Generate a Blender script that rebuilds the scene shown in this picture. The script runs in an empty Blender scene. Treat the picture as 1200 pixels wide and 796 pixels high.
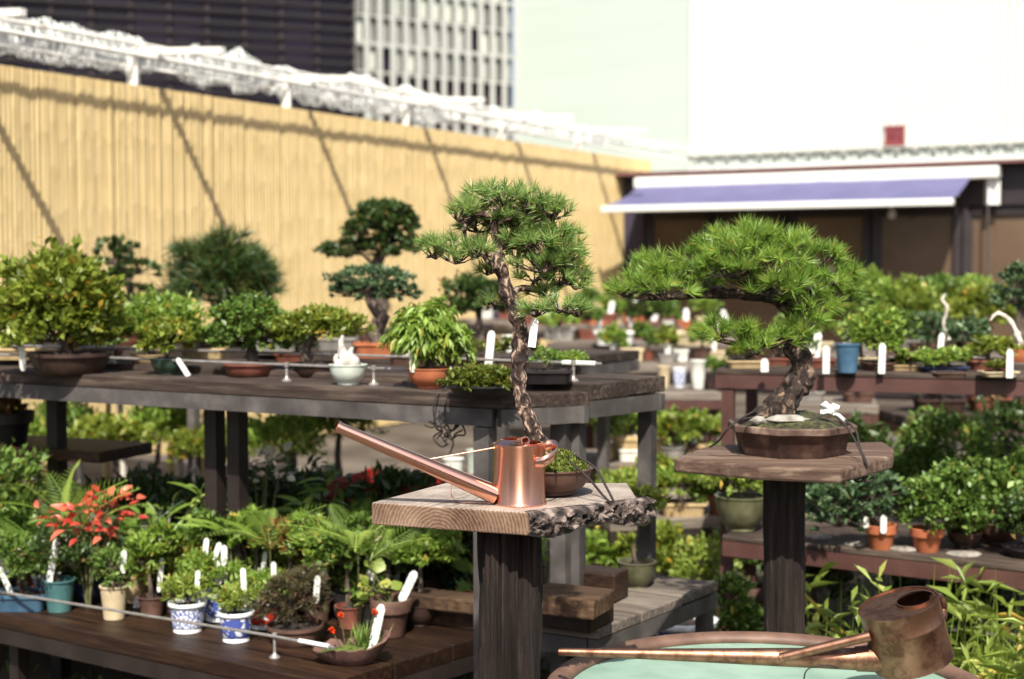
import bpy, math, random
import numpy as np
from mathutils import Vector, Matrix, noise

random.seed(7)
rng = np.random.default_rng(7)
SC = bpy.context.scene
COL = SC.collection

# ------------------------------------------------------------------ camera
FPX, CX, CY, HORIZON, CAMH = 1667.0, 600.0, 398.0, 310.0, 1.5
PITCH = math.atan((CY - HORIZON) / FPX)
cam_data = bpy.data.cameras.new('camera')
cam = bpy.data.objects.new('camera', cam_data)
COL.objects.link(cam)
cam.location = (0, 0, CAMH)
cam.rotation_euler = (math.pi / 2 - PITCH, 0, 0)
cam_data.sensor_width = 36.0
cam_data.lens = 36.0 * FPX / 1200.0
cam_data.clip_start, cam_data.clip_end = 0.05, 2000.0
cam_data.dof.use_dof = True
cam_data.dof.focus_distance = 3.1
cam_data.dof.aperture_fstop = 2.9
cam_data.dof.aperture_blades = 7
SC.camera = cam

# ------------------------------------------------------------------ sky, sun, exposure
A_SITE = math.radians(30.4)
E1 = Vector((math.cos(A_SITE), -math.sin(A_SITE), 0))   # along the benches and the shop front
E2 = Vector((math.sin(A_SITE), math.cos(A_SITE), 0))    # along the bamboo fence, away from the camera
SUN = (E1 * 0.40 - E2 * 0.70 + Vector((0, 0, 1.0))).normalized()
world = bpy.data.worlds.new('World')
SC.world = world
world.use_nodes = True
wn = world.node_tree
sky = wn.nodes.new('ShaderNodeTexSky')
sky.sky_type = 'NISHITA'
sky.sun_disc = False
sky.sun_elevation = math.asin(SUN.z)
sky.sun_rotation = math.atan2(SUN.x, SUN.y)
sky.air_density, sky.dust_density, sky.ozone_density = 0.9, 3.5, 0.9
wn.nodes['Background'].inputs['Strength'].default_value = 0.10
wn.links.new(sky.outputs[0], wn.nodes['Background'].inputs[0])
sun_data = bpy.data.lights.new('sun', 'SUN')
sun_data.energy = 5.0
sun_data.angle = math.radians(0.55)
sun_data.color = (1.0, 0.95, 0.84)
sun = bpy.data.objects.new('sun', sun_data)
COL.objects.link(sun)
sun.location = SUN * 50
sun.rotation_euler = SUN.to_track_quat('Z', 'Y').to_euler()
SC.view_settings.view_transform = 'Standard'
SC.view_settings.look = 'None'
SC.view_settings.gamma = 1.0
SC.view_settings.use_curve_mapping = False
SC.view_settings.exposure = 0.75
SC.cycles.max_bounces = 8
SC.cycles.transparent_max_bounces = 12

# ------------------------------------------------------------------ helpers: rays
FW = Vector((0, math.cos(PITCH), -math.sin(PITCH)))
UP = Vector((0, math.sin(PITCH), math.cos(PITCH)))
CAMP = Vector((0, 0, CAMH))

def ray(px, py):
    return FW + Vector((1, 0, 0)) * ((px - CX) / FPX) + UP * ((CY - py) / FPX)

def at_z(px, py, z):
    d = ray(px, py)
    return CAMP + d * ((z - CAMH) / d.z)

def at_y(px, py, y):
    d = ray(px, py)
    return CAMP + d * (y / d.y)

def mpp(p):
    return (p - CAMP).dot(FW) / FPX

# ------------------------------------------------------------------ helpers: things and meshes
def thing(name, label, cat, loc=(0, 0, 0), rz=0.0, group=None):
    o = bpy.data.objects.new(name, None)
    COL.objects.link(o)
    o.empty_display_size = 0.05
    o.location = loc
    o.rotation_euler = (0, 0, rz)
    o['label'] = label
    o['category'] = cat
    if group:
        o['group'] = group
    return o

def tag(o, label, cat, group=None):
    o['label'] = label
    o['category'] = cat
    if group:
        o['group'] = group
    return o

def world_of(o):
    m = Matrix.Identity(4)
    while o is not None:
        m = (Matrix.Translation(o.location) @ o.rotation_euler.to_matrix().to_4x4()) @ m
        o = o.parent
    return m

class MB:
    """collects world-space shapes; build() links them as one mesh"""
    def __init__(s):
        s.v, s.f = [], []
    def add(s, vs, fs):
        k = len(s.v)
        s.v += [tuple(v) for v in vs]
        s.f += [tuple(i + k for i in f) for f in fs]
        return s
    def box(s, c, size, rz=0.0, rx=0.0, ry=0.0):
        m = Matrix.Translation(c) @ Matrix.Rotation(rz, 4, 'Z') @ Matrix.Rotation(ry, 4, 'Y') @ Matrix.Rotation(rx, 4, 'X')
        a, b, d = size[0] / 2, size[1] / 2, size[2] / 2
        vs = [m @ Vector(p) for p in ((-a, -b, -d), (a, -b, -d), (a, b, -d), (-a, b, -d), (-a, -b, d), (a, -b, d), (a, b, d), (-a, b, d))]
        return s.add(vs, [(3, 2, 1, 0), (4, 5, 6, 7), (0, 1, 5, 4), (1, 2, 6, 5), (2, 3, 7, 6), (3, 0, 4, 7)])
    def bar(s, p, q, w, h, up=Vector((0, 0, 1))):
        p, q = Vector(p), Vector(q)
        d = (q - p).normalized()
        if abs(d.dot(up)) > 0.98:
            up = Vector((0, 1, 0))
        sd = d.cross(up).normalized() * (w / 2)
        u = sd.cross(d).normalized() * (h / 2)
        vs = [p - sd - u, p + sd - u, p + sd + u, p - sd + u, q - sd - u, q + sd - u, q + sd + u, q - sd + u]
        return s.add(vs, [(0, 1, 2, 3), (7, 6, 5, 4), (1, 0, 4, 5), (2, 1, 5, 6), (3, 2, 6, 7), (0, 3, 7, 4)])
    def prism(s, poly, z0, z1):
        n = len(poly)
        vs = [(p[0], p[1], z0) for p in poly] + [(p[0], p[1], z1) for p in poly]
        fs = [tuple(range(n - 1, -1, -1)), tuple(range(n, 2 * n))] + [(i, (i + 1) % n, (i + 1) % n + n, i + n) for i in range(n)]
        return s.add(vs, fs)
    def tube(s, path, radii, seg=8, cap=True, jitter=0.0, squash=1.0):
        pts = [Vector(p) for p in path]
        if not hasattr(radii, '__len__'):
            radii = [radii] * len(pts)
        vs, fs = [], []
        prev = None
        for i, p in enumerate(pts):
            d = (pts[min(i + 1, len(pts) - 1)] - pts[max(i - 1, 0)])
            d = d.normalized() if d.length > 1e-9 else Vector((0, 0, 1))
            if prev is None:
                ref = Vector((0, 0, 1)) if abs(d.z) < 0.9 else Vector((1, 0, 0))
                a = d.cross(ref).normalized()
            else:
                a = (prev - d * prev.dot(d)).normalized()
            prev = a
            b = d.cross(a)
            for k in range(seg):
                t = 2 * math.pi * k / seg
                r = radii[i]
                if jitter:
                    q = p + (a * math.cos(t) + b * math.sin(t)) * r
                    r *= 1 + jitter * (noise.noise(q * (1.1 / max(radii[0], 1e-4))) + 0.5 * noise.noise(q * (2.7 / max(radii[0], 1e-4))))
                vs.append(p + a * (math.cos(t) * r) + b * (math.sin(t) * r * squash))
        for i in range(len(pts) - 1):
            for k in range(seg):
                fs.append((i * seg + k, i * seg + (k + 1) % seg, (i + 1) * seg + (k + 1) % seg, (i + 1) * seg + k))
        if cap:
            fs.append(tuple(range(seg - 1, -1, -1)))
            fs.append(tuple(range((len(pts) - 1) * seg, len(pts) * seg)))
        return s.add(vs, fs)
    def lathe(s, c, prof, seg=24, sx=1.0, sy=1.0, close=False, m=None, wob=0.0):
        c = Vector(c)
        vs, fs = [], []
        for (r, z) in prof:
            for k in range(seg):
                t = 2 * math.pi * k / seg
                w = 1 + wob * math.sin(3 * t + z * 40) if wob else 1
                p = Vector((math.cos(t) * r * sx * w, math.sin(t) * r * sy * w, z))
                vs.append(c + (m @ p if m is not None else p))
        n = len(prof)
        for i in range(n - 1 + (1 if close else 0)):
            j = (i + 1) % n
            for k in range(seg):
                fs.append((i * seg + k, i * seg + (k + 1) % seg, j * seg + (k + 1) % seg, j * seg + k))
        if not close:
            if prof[0][0] > 1e-5:
                fs.append(tuple(range(seg - 1, -1, -1)))
            if prof[-1][0] > 1e-5:
                fs.append(tuple(range((n - 1) * seg, n * seg)))
        return s.add(vs, fs)
    def build(s, name, mat, parent=None, smooth=False, bevel=0.0, kind=None):
        me = bpy.data.meshes.new(name)
        if parent is not None:
            inv = world_of(parent).inverted()
            vs = [tuple(inv @ Vector(v)) for v in s.v]
            loc = None
        else:
            a = np.array(s.v)
            loc = Vector(((a[:, 0].min() + a[:, 0].max()) / 2, (a[:, 1].min() + a[:, 1].max()) / 2, a[:, 2].min()))
            vs = [tuple(Vector(v) - loc) for v in s.v]
        me.from_pydata(vs, [], s.f)
        me.materials.append(mat)
        if smooth:
            me.polygons.foreach_set('use_smooth', [True] * len(me.polygons))
            me.set_sharp_from_angle(angle=math.radians(smooth if smooth is not True else 45))
        o = bpy.data.objects.new(name, me)
        COL.objects.link(o)
        if parent is not None:
            o.parent = parent
        else:
            o.location = loc
        if bevel:
            b = o.modifiers.new('bevel', 'BEVEL')
            b.width, b.segments, b.limit_method = bevel, 2, 'ANGLE'
        if kind:
            o['kind'] = kind
        return o

def spline(pts, n=8):
    pts = [Vector(p) for p in pts]
    out = []
    for i in range(len(pts) - 1):
        p0, p1, p2, p3 = pts[max(i - 1, 0)], pts[i], pts[i + 1], pts[min(i + 2, len(pts) - 1)]
        for k in range(n):
            t = k / n
            out.append(0.5 * ((2 * p1) + (p2 - p0) * t + (2 * p0 - 5 * p1 + 4 * p2 - p3) * t * t + (3 * p1 - p0 - 3 * p2 + p3) * t ** 3))
    out.append(pts[-1])
    return out

def lerp_list(a, n):
    a = list(a)
    xs = np.linspace(0, len(a) - 1, n)
    return list(np.interp(xs, range(len(a)), a))

def npmesh(name, V, Fc, mat, parent, var=None, nper=3, kind=None, smooth=False):
    """fast mesh: V (n,3) world coordinates, Fc (m,nper) indices"""
    if parent is not None:
        inv = np.array(world_of(parent).inverted())
        V = V @ inv[:3, :3].T + inv[:3, 3]
    me = bpy.data.meshes.new(name)
    me.vertices.add(len(V))
    me.vertices.foreach_set('co', V.astype(np.float32).ravel())
    me.loops.add(Fc.size)
    me.loops.foreach_set('vertex_index', Fc.astype(np.int32).ravel())
    me.polygons.add(len(Fc))
    me.polygons.foreach_set('loop_start', (np.arange(len(Fc)) * nper).astype(np.int32))
    if smooth:
        me.polygons.foreach_set('use_smooth', np.ones(len(Fc), dtype=bool))
    if var is not None:
        at = me.attributes.new('var', 'FLOAT', 'POINT')
        at.data.foreach_set('value', var.astype(np.float32))
    me.update(calc_edges=True)
    me.materials.append(mat)
    o = bpy.data.objects.new(name, me)
    COL.objects.link(o)
    o.parent = parent
    if kind:
        o['kind'] = kind
    return o

def unit(a):
    return a / np.maximum(np.linalg.norm(a, axis=-1, keepdims=True), 1e-9)

class Leaves:
    def __init__(s):
        s.V, s.F, s.var, s.n = [], [], [], 0
    def put(s, V, F, var):
        s.V.append(V); s.F.append(F + s.n); s.var.append(var); s.n += len(V)
    def blades(s, P, D, L, W, var, fold=0.25, droop=0.0):
        """leaf = two folded triangles: base, two sides, tip"""
        n = len(P)
        L = np.broadcast_to(np.asarray(L, float), (n,))[:, None]
        W = np.broadcast_to(np.asarray(W, float), (n,))[:, None]
        D = unit(D)
        R = rng.normal(size=(n, 3)) * 0.5 + np.array([0, 0, 1.0])
        S = unit(np.cross(D, R))
        N = np.cross(S, D)
        mid = P + D * L * 0.45 - np.array([0, 0, 1.0]) * L * droop * 0.3
        tip = P + D * L - np.array([0, 0, 1.0]) * L * droop
        a = mid + S * W * 0.5 + N * W * fold
        b = mid - S * W * 0.5 + N * W * fold
        V = np.stack([P, a, tip, b], 1).reshape(-1, 3)
        i = np.arange(n)[:, None] * 4
        F = np.concatenate([i + np.array([0, 1, 2]), i + np.array([0, 2, 3])], 0)
        s.put(V, F, np.repeat(var, 4))
    def needles(s, P, D, L, W, var, sag=0.0):
        n = len(P)
        L = np.broadcast_to(np.asarray(L, float), (n,))[:, None]
        D = unit(D)
        S = unit(np.cross(D, rng.normal(size=(n, 3))))
        tip = P + D * L - np.array([0, 0, 1.0]) * L * sag
        V = np.stack([P + S * W * 0.5, P - S * W * 0.5, tip], 1).reshape(-1, 3)
        s.put(V, np.arange(n * 3).reshape(-1, 3), np.repeat(var, 3))
    def discs(s, P, N, R, var, seg=9):
        n = len(P)
        N = unit(N)
        A = unit(np.cross(N, rng.normal(size=(n, 3))))
        B = np.cross(N, A)
        t = np.linspace(0, 2 * np.pi, seg, endpoint=False)
        R = np.broadcast_to(np.asarray(R, float), (n,))
        ring = P[:, None] + R[:, None, None] * (np.cos(t)[None, :, None] * A[:, None] + np.sin(t)[None, :, None] * B[:, None]) + N[:, None] * R[:, None, None] * 0.18
        V = np.concatenate([P[:, None], ring], 1).reshape(-1, 3)
        base = np.arange(n)[:, None] * (seg + 1)
        F = []
        for k in range(seg):
            F.append(np.concatenate([base, base + 1 + k, base + 1 + (k + 1) % seg], 1))
        s.put(V, np.concatenate(F, 0), np.repeat(var, seg + 1))
    def build(s, name, mat, parent, kind='stuff'):
        if not s.V:
            return None
        return npmesh(name, np.concatenate(s.V), np.concatenate(s.F), mat, parent, np.concatenate(s.var), 3, kind)

# ------------------------------------------------------------------ materials
MATS = {}
def nodes_of(name):
    m = bpy.data.materials.new(name)
    m.use_nodes = True
    nt = m.node_tree
    return m, nt, nt.nodes['Principled BSDF']

def N(nt, typ, **kw):
    n = nt.nodes.new(typ)
    for k, v in kw.items():
        setattr(n, k, v)
    return n

def ramp(nt, fac, stops):
    r = N(nt, 'ShaderNodeValToRGB')
    el = r.color_ramp.elements
    while len(el) < len(stops):
        el.new(0.5)
    for e, (p, c) in zip(el, stops):
        e.position = p
        e.color = (c[0], c[1], c[2], 1)
    nt.links.new(fac, r.inputs[0])
    return r.outputs[0]

def noise_tex(nt, scale, detail=4, rough=0.55, coord='Object', mapscale=None, dist=0.0):
    tc = N(nt, 'ShaderNodeTexCoord')
    src = tc.outputs[coord]
    if mapscale:
        mp = N(nt, 'ShaderNodeMapping')
        mp.inputs['Scale'].default_value = mapscale
        nt.links.new(src, mp.inputs[0])
        src = mp.outputs[0]
    t = N(nt, 'ShaderNodeTexNoise')
    t.inputs['Scale'].default_value = scale
    t.inputs['Detail'].default_value = detail
    t.inputs['Roughness'].default_value = rough
    t.inputs['Distortion'].default_value = dist
    nt.links.new(src, t.inputs['Vector'])
    return t.outputs['Fac']

def bump(nt, bs, height, strength=0.3, dist=0.01):
    b = N(nt, 'ShaderNodeBump')
    b.inputs['Strength'].default_value = strength
    b.inputs['Distance'].default_value = dist
    nt.links.new(height, b.inputs['Height'])
    nt.links.new(b.outputs[0], bs.inputs['Normal'])

def mat_noise(name, c1, c2, scale=20, rough=0.7, metal=0.0, bstr=0.3, bdist=0.004, mapscale=None, detail=5, c3=None, lo=0.3, hi=0.7, rand=0.0, spec=0.5, dist=0.0):
    if name in MATS:
        return MATS[name]
    m, nt, bs = nodes_of(name)
    f = noise_tex(nt, scale, detail, mapscale=mapscale, dist=dist)
    stops = [(lo, c1), (hi, c2)] if c3 is None else [(lo, c1), ((lo + hi) / 2, c2), (hi, c3)]
    col = ramp(nt, f, stops)
    if rand:
        oi = N(nt, 'ShaderNodeObjectInfo')
        mr = N(nt, 'ShaderNodeMapRange')
        mr.inputs['To Min'].default_value = 1 - rand
        mr.inputs['To Max'].default_value = 1 + rand
        nt.links.new(oi.outputs['Random'], mr.inputs[0])
        hs = N(nt, 'ShaderNodeHueSaturation')
        nt.links.new(mr.outputs[0], hs.inputs['Value'])
        nt.links.new(col, hs.inputs['Color'])
        col = hs.outputs[0]
    nt.links.new(col, bs.inputs['Base Color'])
    bs.inputs['Roughness'].default_value = rough
    bs.inputs['Metallic'].default_value = metal
    bs.inputs['Specular IOR Level'].default_value = spec
    if bstr:
        bump(nt, bs, f, bstr, bdist)
    MATS[name] = m
    return m

def mat_leaf(name, c1, c2, c3, trans=0.35, rough=0.42):
    if name in MATS:
        return MATS[name]
    m, nt, bs = nodes_of(name)
    at = N(nt, 'ShaderNodeAttribute', attribute_name='var')
    col = ramp(nt, at.outputs['Fac'], [(0.0, c1), (0.46, c2), (0.93, c3), (1.0, (max(c2[0] * 2.2, .16), c2[1] * 1.1, c2[2] * 1.2))])
    nt.links.new(col, bs.inputs['Base Color'])
    bs.inputs['Roughness'].default_value = rough
    bs.inputs['Specular IOR Level'].default_value = 0.5
    tr = N(nt, 'ShaderNodeBsdfTranslucent')
    hs = N(nt, 'ShaderNodeHueSaturation')
    hs.inputs['Value'].default_value = 1.5
    hs.inputs['Hue'].default_value = 0.485
    nt.links.new(col, hs.inputs['Color'])
    nt.links.new(hs.outputs[0], tr.inputs[0])
    mx = N(nt, 'ShaderNodeMixShader')
    mx.inputs[0].default_value = trans
    nt.links.new(bs.outputs[0], mx.inputs[1])
    nt.links.new(tr.outputs[0], mx.inputs[2])
    nt.links.new(mx.outputs[0], nt.nodes['Material Output'].inputs[0])
    MATS[name] = m
    return m

def mat_wood(name, c1, c2, c3, scale=14, stretch=0.06, rough=0.8, bstr=0.5, axis='X', bdist=0.004):
    """grain runs along the local X of the thing"""
    ms = (stretch, 1, 1) if axis == 'X' else (1, 1, stretch) if axis == 'Z' else (1, stretch, 1)
    if name in MATS:
        return MATS[name]
    m, nt, bs = nodes_of(name)
    f = noise_tex(nt, scale * 5, 6, 0.65, mapscale=ms)
    g = noise_tex(nt, scale * 0.35, 4, 0.6, mapscale=(max(ms[0], 0.4), 1, max(ms[2], 0.4)))
    mx = N(nt, 'ShaderNodeMath', operation='MULTIPLY_ADD')
    nt.links.new(f, mx.inputs[0])
    mx.inputs[1].default_value = 0.65
    ad = N(nt, 'ShaderNodeMath', operation='MULTIPLY')
    nt.links.new(g, ad.inputs[0])
    ad.inputs[1].default_value = 0.4
    nt.links.new(ad.outputs[0], mx.inputs[2])
    oi = N(nt, 'ShaderNodeObjectInfo')
    col = ramp(nt, mx.outputs[0], [(0.34, c1), (0.52, c2), (0.70, c3)])
    hs = N(nt, 'ShaderNodeHueSaturation')
    mr = N(nt, 'ShaderNodeMapRange')
    mr.inputs['To Min'].default_value, mr.inputs['To Max'].default_value = 0.75, 1.25
    nt.links.new(oi.outputs['Random'], mr.inputs[0])
    nt.links.new(mr.outputs[0], hs.inputs['Value'])
    nt.links.new(col, hs.inputs['Color'])
    nt.links.new(hs.outputs[0], bs.inputs['Base Color'])
    bs.inputs['Roughness'].default_value = rough
    bs.inputs['Specular IOR Level'].default_value = 0.3
    bump(nt, bs, f, bstr, bdist)
    MATS[name] = m
    return m

W_BENCH = mat_wood('weathered_bench_wood', (0.008, 0.005, 0.0035), (0.030, 0.020, 0.0155), (0.11, 0.082, 0.064))
W_DARK = mat_wood('shade_darkened_stained_wood', (0.007, 0.003, 0.002), (0.019, 0.009, 0.005), (0.052, 0.026, 0.013), rough=0.5)  # stained brown, with the shade over the low bench toned into the colour
W_GREY = mat_wood('grey_shelf_wood', (0.045, 0.034, 0.026), (0.13, 0.105, 0.085), (0.28, 0.24, 0.20))
W_POST = mat_wood('dark_post_wood', (0.004, 0.0025, 0.002), (0.016, 0.010, 0.008), (0.062, 0.043, 0.034), axis='Z', bstr=1.0, bdist=0.014)
W_BLOCK = mat_wood('block_wood', (0.015, 0.008, 0.005), (0.055, 0.030, 0.016), (0.15, 0.09, 0.048))
STEEL = mat_noise('grey_painted_steel', (0.026, 0.021, 0.020), (0.064, 0.056, 0.053), 9, 0.6, 0.0, 0.15, 0.002, c3=(0.14, 0.125, 0.117), lo=0.25, hi=0.8)
STEEL_RED = mat_noise('brown_painted_steel', (0.055, 0.022, 0.018), (0.10, 0.045, 0.037), 7, 0.5, 0.1, 0.1, 0.002)
STEEL_DARK = mat_noise('dark_paint_and_shade_steel', (0.010, 0.006, 0.005), (0.026, 0.017, 0.015), 8, 0.55, 0.1, 0.15, 0.002)  # dark frames; doubles as painted-in shade on the rear bench legs
CHROME = mat_noise('polished_rod_metal', (0.26, 0.24, 0.22), (0.40, 0.375, 0.35), 30, 0.35, 0.5, 0.0)
SOIL = mat_noise('dark_soil', (0.008, 0.005, 0.004), (0.04, 0.024, 0.017), 160, 0.95, 0, 0.8, 0.01)
MOSS = mat_noise('green_moss', (0.03, 0.05, 0.008), (0.13, 0.17, 0.025), 120, 0.95, 0, 1.0, 0.012)
BARK = mat_noise('pine_bark', (0.010, 0.005, 0.004), (0.060, 0.032, 0.022), 75, 0.9, 0, 1.0, 0.016, mapscale=(1, 1, 0.55), c3=(0.50, 0.37, 0.28), lo=0.38, hi=0.66, dist=.6)
BARK_DARK = mat_noise('dark_rough_bark', (0.008, 0.004, 0.0035), (0.038, 0.022, 0.016), 60, 0.9, 0, 1.0, 0.016, mapscale=(1, 1, 0.6), c3=(0.27, 0.18, 0.12), lo=0.38, hi=0.70, dist=.6)
BARK_GREY = mat_noise('grey_bark', (0.03, 0.02, 0.015), (0.15, 0.11, 0.085), 60, 0.9, 0, 0.8, 0.006, mapscale=(1, 1, 0.3))
DEADWOOD = mat_noise('bleached_deadwood', (0.34, 0.30, 0.25), (0.66, 0.61, 0.53), 40, 0.8, 0, 0.4, 0.004, mapscale=(1, 1, 0.3))
ROPE = mat_noise('black_rope', (0.010, 0.007, 0.007), (0.035, 0.024, 0.022), 300, 0.85, 0, 0.6, 0.002)
WHITE_PLASTIC = mat_noise('white_plastic', (0.62, 0.62, 0.58), (0.72, 0.72, 0.68), 20, 0.45, 0, 0.0)
ROCK_WHITE = mat_noise('pale_stone', (0.22, 0.20, 0.18), (0.62, 0.59, 0.54), 24, 0.85, 0, 0.9, 0.010)

def pot_mat(name, c1, c2, rough=0.6, scale=18, spec=0.4):
    return mat_noise('pot_' + name, c1, c2, scale, rough, 0, 0.25, 0.002, rand=0.12, spec=spec)
POTS = {
    'terracotta': pot_mat('terracotta', (0.30, 0.085, 0.035), (0.46, 0.15, 0.065), 0.8),
    'redbrown': pot_mat('redbrown', (0.11, 0.033, 0.022), (0.21, 0.072, 0.046), 0.6),
    'brown': pot_mat('brown', (0.045, 0.022, 0.016), (0.13, 0.070, 0.05), 0.6),
    'darkbrown': pot_mat('darkbrown', (0.018, 0.009, 0.007), (0.055, 0.03, 0.022), 0.55),
    'green': pot_mat('green', (0.015, 0.035, 0.025), (0.05, 0.085, 0.06), 0.3),
    'teal': pot_mat('teal', (0.035, 0.095, 0.10), (0.07, 0.16, 0.155), 0.3),
    'blue': pot_mat('blue', (0.035, 0.085, 0.145), (0.07, 0.14, 0.21), 0.35),
    'navy': pot_mat('navy', (0.012, 0.018, 0.05), (0.04, 0.055, 0.11), 0.3),
    'cream': pot_mat('cream', (0.48, 0.37, 0.22), (0.62, 0.52, 0.34), 0.5),
    'sand': pot_mat('sand', (0.36, 0.24, 0.11), (0.55, 0.42, 0.23), 0.7),
    'white': pot_mat('white', (0.55, 0.55, 0.50), (0.74, 0.74, 0.68), 0.3),
    'celadon': pot_mat('celadon', (0.42, 0.48, 0.42), (0.62, 0.66, 0.58), 0.25),
    'olive': pot_mat('olive', (0.06, 0.06, 0.03), (0.14, 0.135, 0.075), 0.35),
    'black': pot_mat('black', (0.008, 0.006, 0.007), (0.022, 0.017, 0.018), 0.5),
    'grey': pot_mat('grey', (0.16, 0.145, 0.13), (0.30, 0.28, 0.25), 0.6),
    'redglaze': pot_mat('redglaze', (0.28, 0.03, 0.015), (0.45, 0.07, 0.03), 0.3),
}

def mat_porcelain(name, colour, thresh, scale):
    m, nt, bs = nodes_of(name)
    tc = N(nt, 'ShaderNodeTexCoord')
    v = N(nt, 'ShaderNodeTexVoronoi', feature='DISTANCE_TO_EDGE')
    v.inputs['Scale'].default_value = scale
    nt.links.new(tc.outputs['Object'], v.inputs['Vector'])
    n = noise_tex(nt, scale * 1.6, 3)
    ad = N(nt, 'ShaderNodeMath', operation='MULTIPLY_ADD')
    nt.links.new(n, ad.inputs[0]); ad.inputs[1].default_value = 0.6
    nt.links.new(v.outputs['Distance'], ad.inputs[2])
    col = ramp(nt, ad.outputs[0], [(thresh, colour), (thresh + 0.09, (0.74, 0.76, 0.78))])
    # a plain white foot and rim, patterned belly
    sp = N(nt, 'ShaderNodeSeparateXYZ')
    nt.links.new(tc.outputs['Generated'], sp.inputs[0])
    band = ramp(nt, sp.outputs['Z'], [(0.13, (0, 0, 0)), (0.19, (1, 1, 1)), (0.80, (1, 1, 1)), (0.86, (0, 0, 0))])
    mx = N(nt, 'ShaderNodeMix', data_type='RGBA')
    nt.links.new(band, mx.inputs[0])
    mx.inputs[6].default_value = (0.74, 0.76, 0.78, 1)
    nt.links.new(col, mx.inputs[7])
    nt.links.new(mx.outputs[2], bs.inputs['Base Color'])
    bs.inputs['Roughness'].default_value = 0.2
    MATS[name] = m
    return m
POTS['bluewhite'] = mat_porcelain('blue_white_porcelain', (0.07, 0.10, 0.33), 0.37, 75)
POTS['bluefloral'] = mat_porcelain('blue_floral_porcelain', (0.06, 0.09, 0.32), 0.45, 42)
POTS['redwhite'] = mat_porcelain('red_white_porcelain', (0.42, 0.035, 0.02), 0.58, 34)

def mat_label():
    m, nt, bs = nodes_of('handwritten_label_plastic')
    f = noise_tex(nt, 170, 2, 0.5, mapscale=(1.0, 1.0, 0.55), dist=1.2)
    tc = N(nt, 'ShaderNodeTexCoord')
    sp = N(nt, 'ShaderNodeSeparateXYZ')
    nt.links.new(tc.outputs['Generated'], sp.inputs[0])
    ink = ramp(nt, f, [(0.36, (0.06, 0.06, 0.08)), (0.40, (0.64, 0.64, 0.60))])
    nt.links.new(ink, bs.inputs['Base Color'])
    bs.inputs['Roughness'].default_value = 0.5
    return m
LABEL_INK = mat_label()

LEAF = {
    'pine': mat_leaf('pine_needles', (0.065, 0.125, 0.030), (0.20, 0.32, 0.080), (0.44, 0.56, 0.22), 0.42, 0.40),
    'pine_deep': mat_leaf('deep_pine_needles', (0.055, 0.115, 0.015), (0.18, 0.305, 0.046), (0.38, 0.53, 0.11), 0.40, 0.40),
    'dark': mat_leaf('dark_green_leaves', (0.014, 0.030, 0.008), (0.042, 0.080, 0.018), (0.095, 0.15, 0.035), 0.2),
    'bluegreen': mat_leaf('blue_green_leaves', (0.026, 0.055, 0.024), (0.075, 0.135, 0.056), (0.17, 0.25, 0.12), 0.22),
    'mid': mat_leaf('mid_green_leaves', (0.033, 0.066, 0.011), (0.10, 0.18, 0.03), (0.23, 0.34, 0.075), 0.3),
    'bright': mat_leaf('bright_green_leaves', (0.07, 0.125, 0.016), (0.185, 0.295, 0.044), (0.36, 0.47, 0.11), 0.38),
    'yellow': mat_leaf('yellow_green_leaves', (0.06, 0.085, 0.010), (0.165, 0.22, 0.025), (0.33, 0.38, 0.07), 0.38),
    'pale': mat_leaf('pale_green_leaves', (0.10, 0.14, 0.02), (0.22, 0.30, 0.05), (0.38, 0.46, 0.12), 0.4),
    'red': mat_leaf('red_leaves', (0.20, 0.018, 0.012), (0.50, 0.055, 0.035), (0.70, 0.17, 0.10), 0.3),
    'rust': mat_leaf('rust_tinged_leaves', (0.06, 0.08, 0.02), (0.22, 0.14, 0.04), (0.45, 0.20, 0.08), 0.35),
    'purple': mat_leaf('purple_brown_leaves', (0.035, 0.035, 0.015), (0.085, 0.075, 0.035), (0.15, 0.12, 0.06), 0.25),
    'white': mat_leaf('white_petals', (0.55, 0.52, 0.42), (0.7, 0.68, 0.58), (0.8, 0.78, 0.7), 0.3),
    'moss': mat_leaf('moss_fronds', (0.03, 0.045, 0.006), (0.10, 0.13, 0.016), (0.22, 0.25, 0.04), 0.25),
    'orange': mat_leaf('orange_petals', (0.55, 0.06, 0.015), (0.65, 0.10, 0.02), (0.7, 0.16, 0.04), 0.3),
}

# ------------------------------------------------------------------ plant kit
def ring_round(n=24):
    return [(math.cos(2 * math.pi * k / n), math.sin(2 * math.pi * k / n)) for k in range(n)]

def ring_rect(ay=0.68, r=0.22, n=4):
    out = []
    for (cx, cy, a0) in ((1 - r, ay - r, 0), (-(1 - r), ay - r, 90), (-(1 - r), -(ay - r), 180), (1 - r, -(ay - r), 270)):
        for k in range(n):
            a = math.radians(a0 + 90 * k / (n - 1))
            out.append((cx + r * math.cos(a), cy + r * math.sin(a)))
    return out

def loft(mb, c, prof, ring, rz=0.0, m=None):
    c = Vector(c)
    n = len(ring)
    ca, sa = math.cos(rz), math.sin(rz)
    vs, fs = [], []
    for (r, z) in prof:
        for (x, y) in ring:
            p = Vector(((x * ca - y * sa) * r, (x * sa + y * ca) * r, z))
            vs.append(c + (m @ p if m is not None else p))
    for i in range(len(prof) - 1):
        for k in range(n):
            fs.append((i * n + k, i * n + (k + 1) % n, (i + 1) * n + (k + 1) % n, (i + 1) * n + k))
    fs.append(tuple(range(n - 1, -1, -1)))
    fs.append(tuple(range((len(prof) - 1) * n, len(prof) * n)))
    return mb.add(vs, fs)

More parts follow.
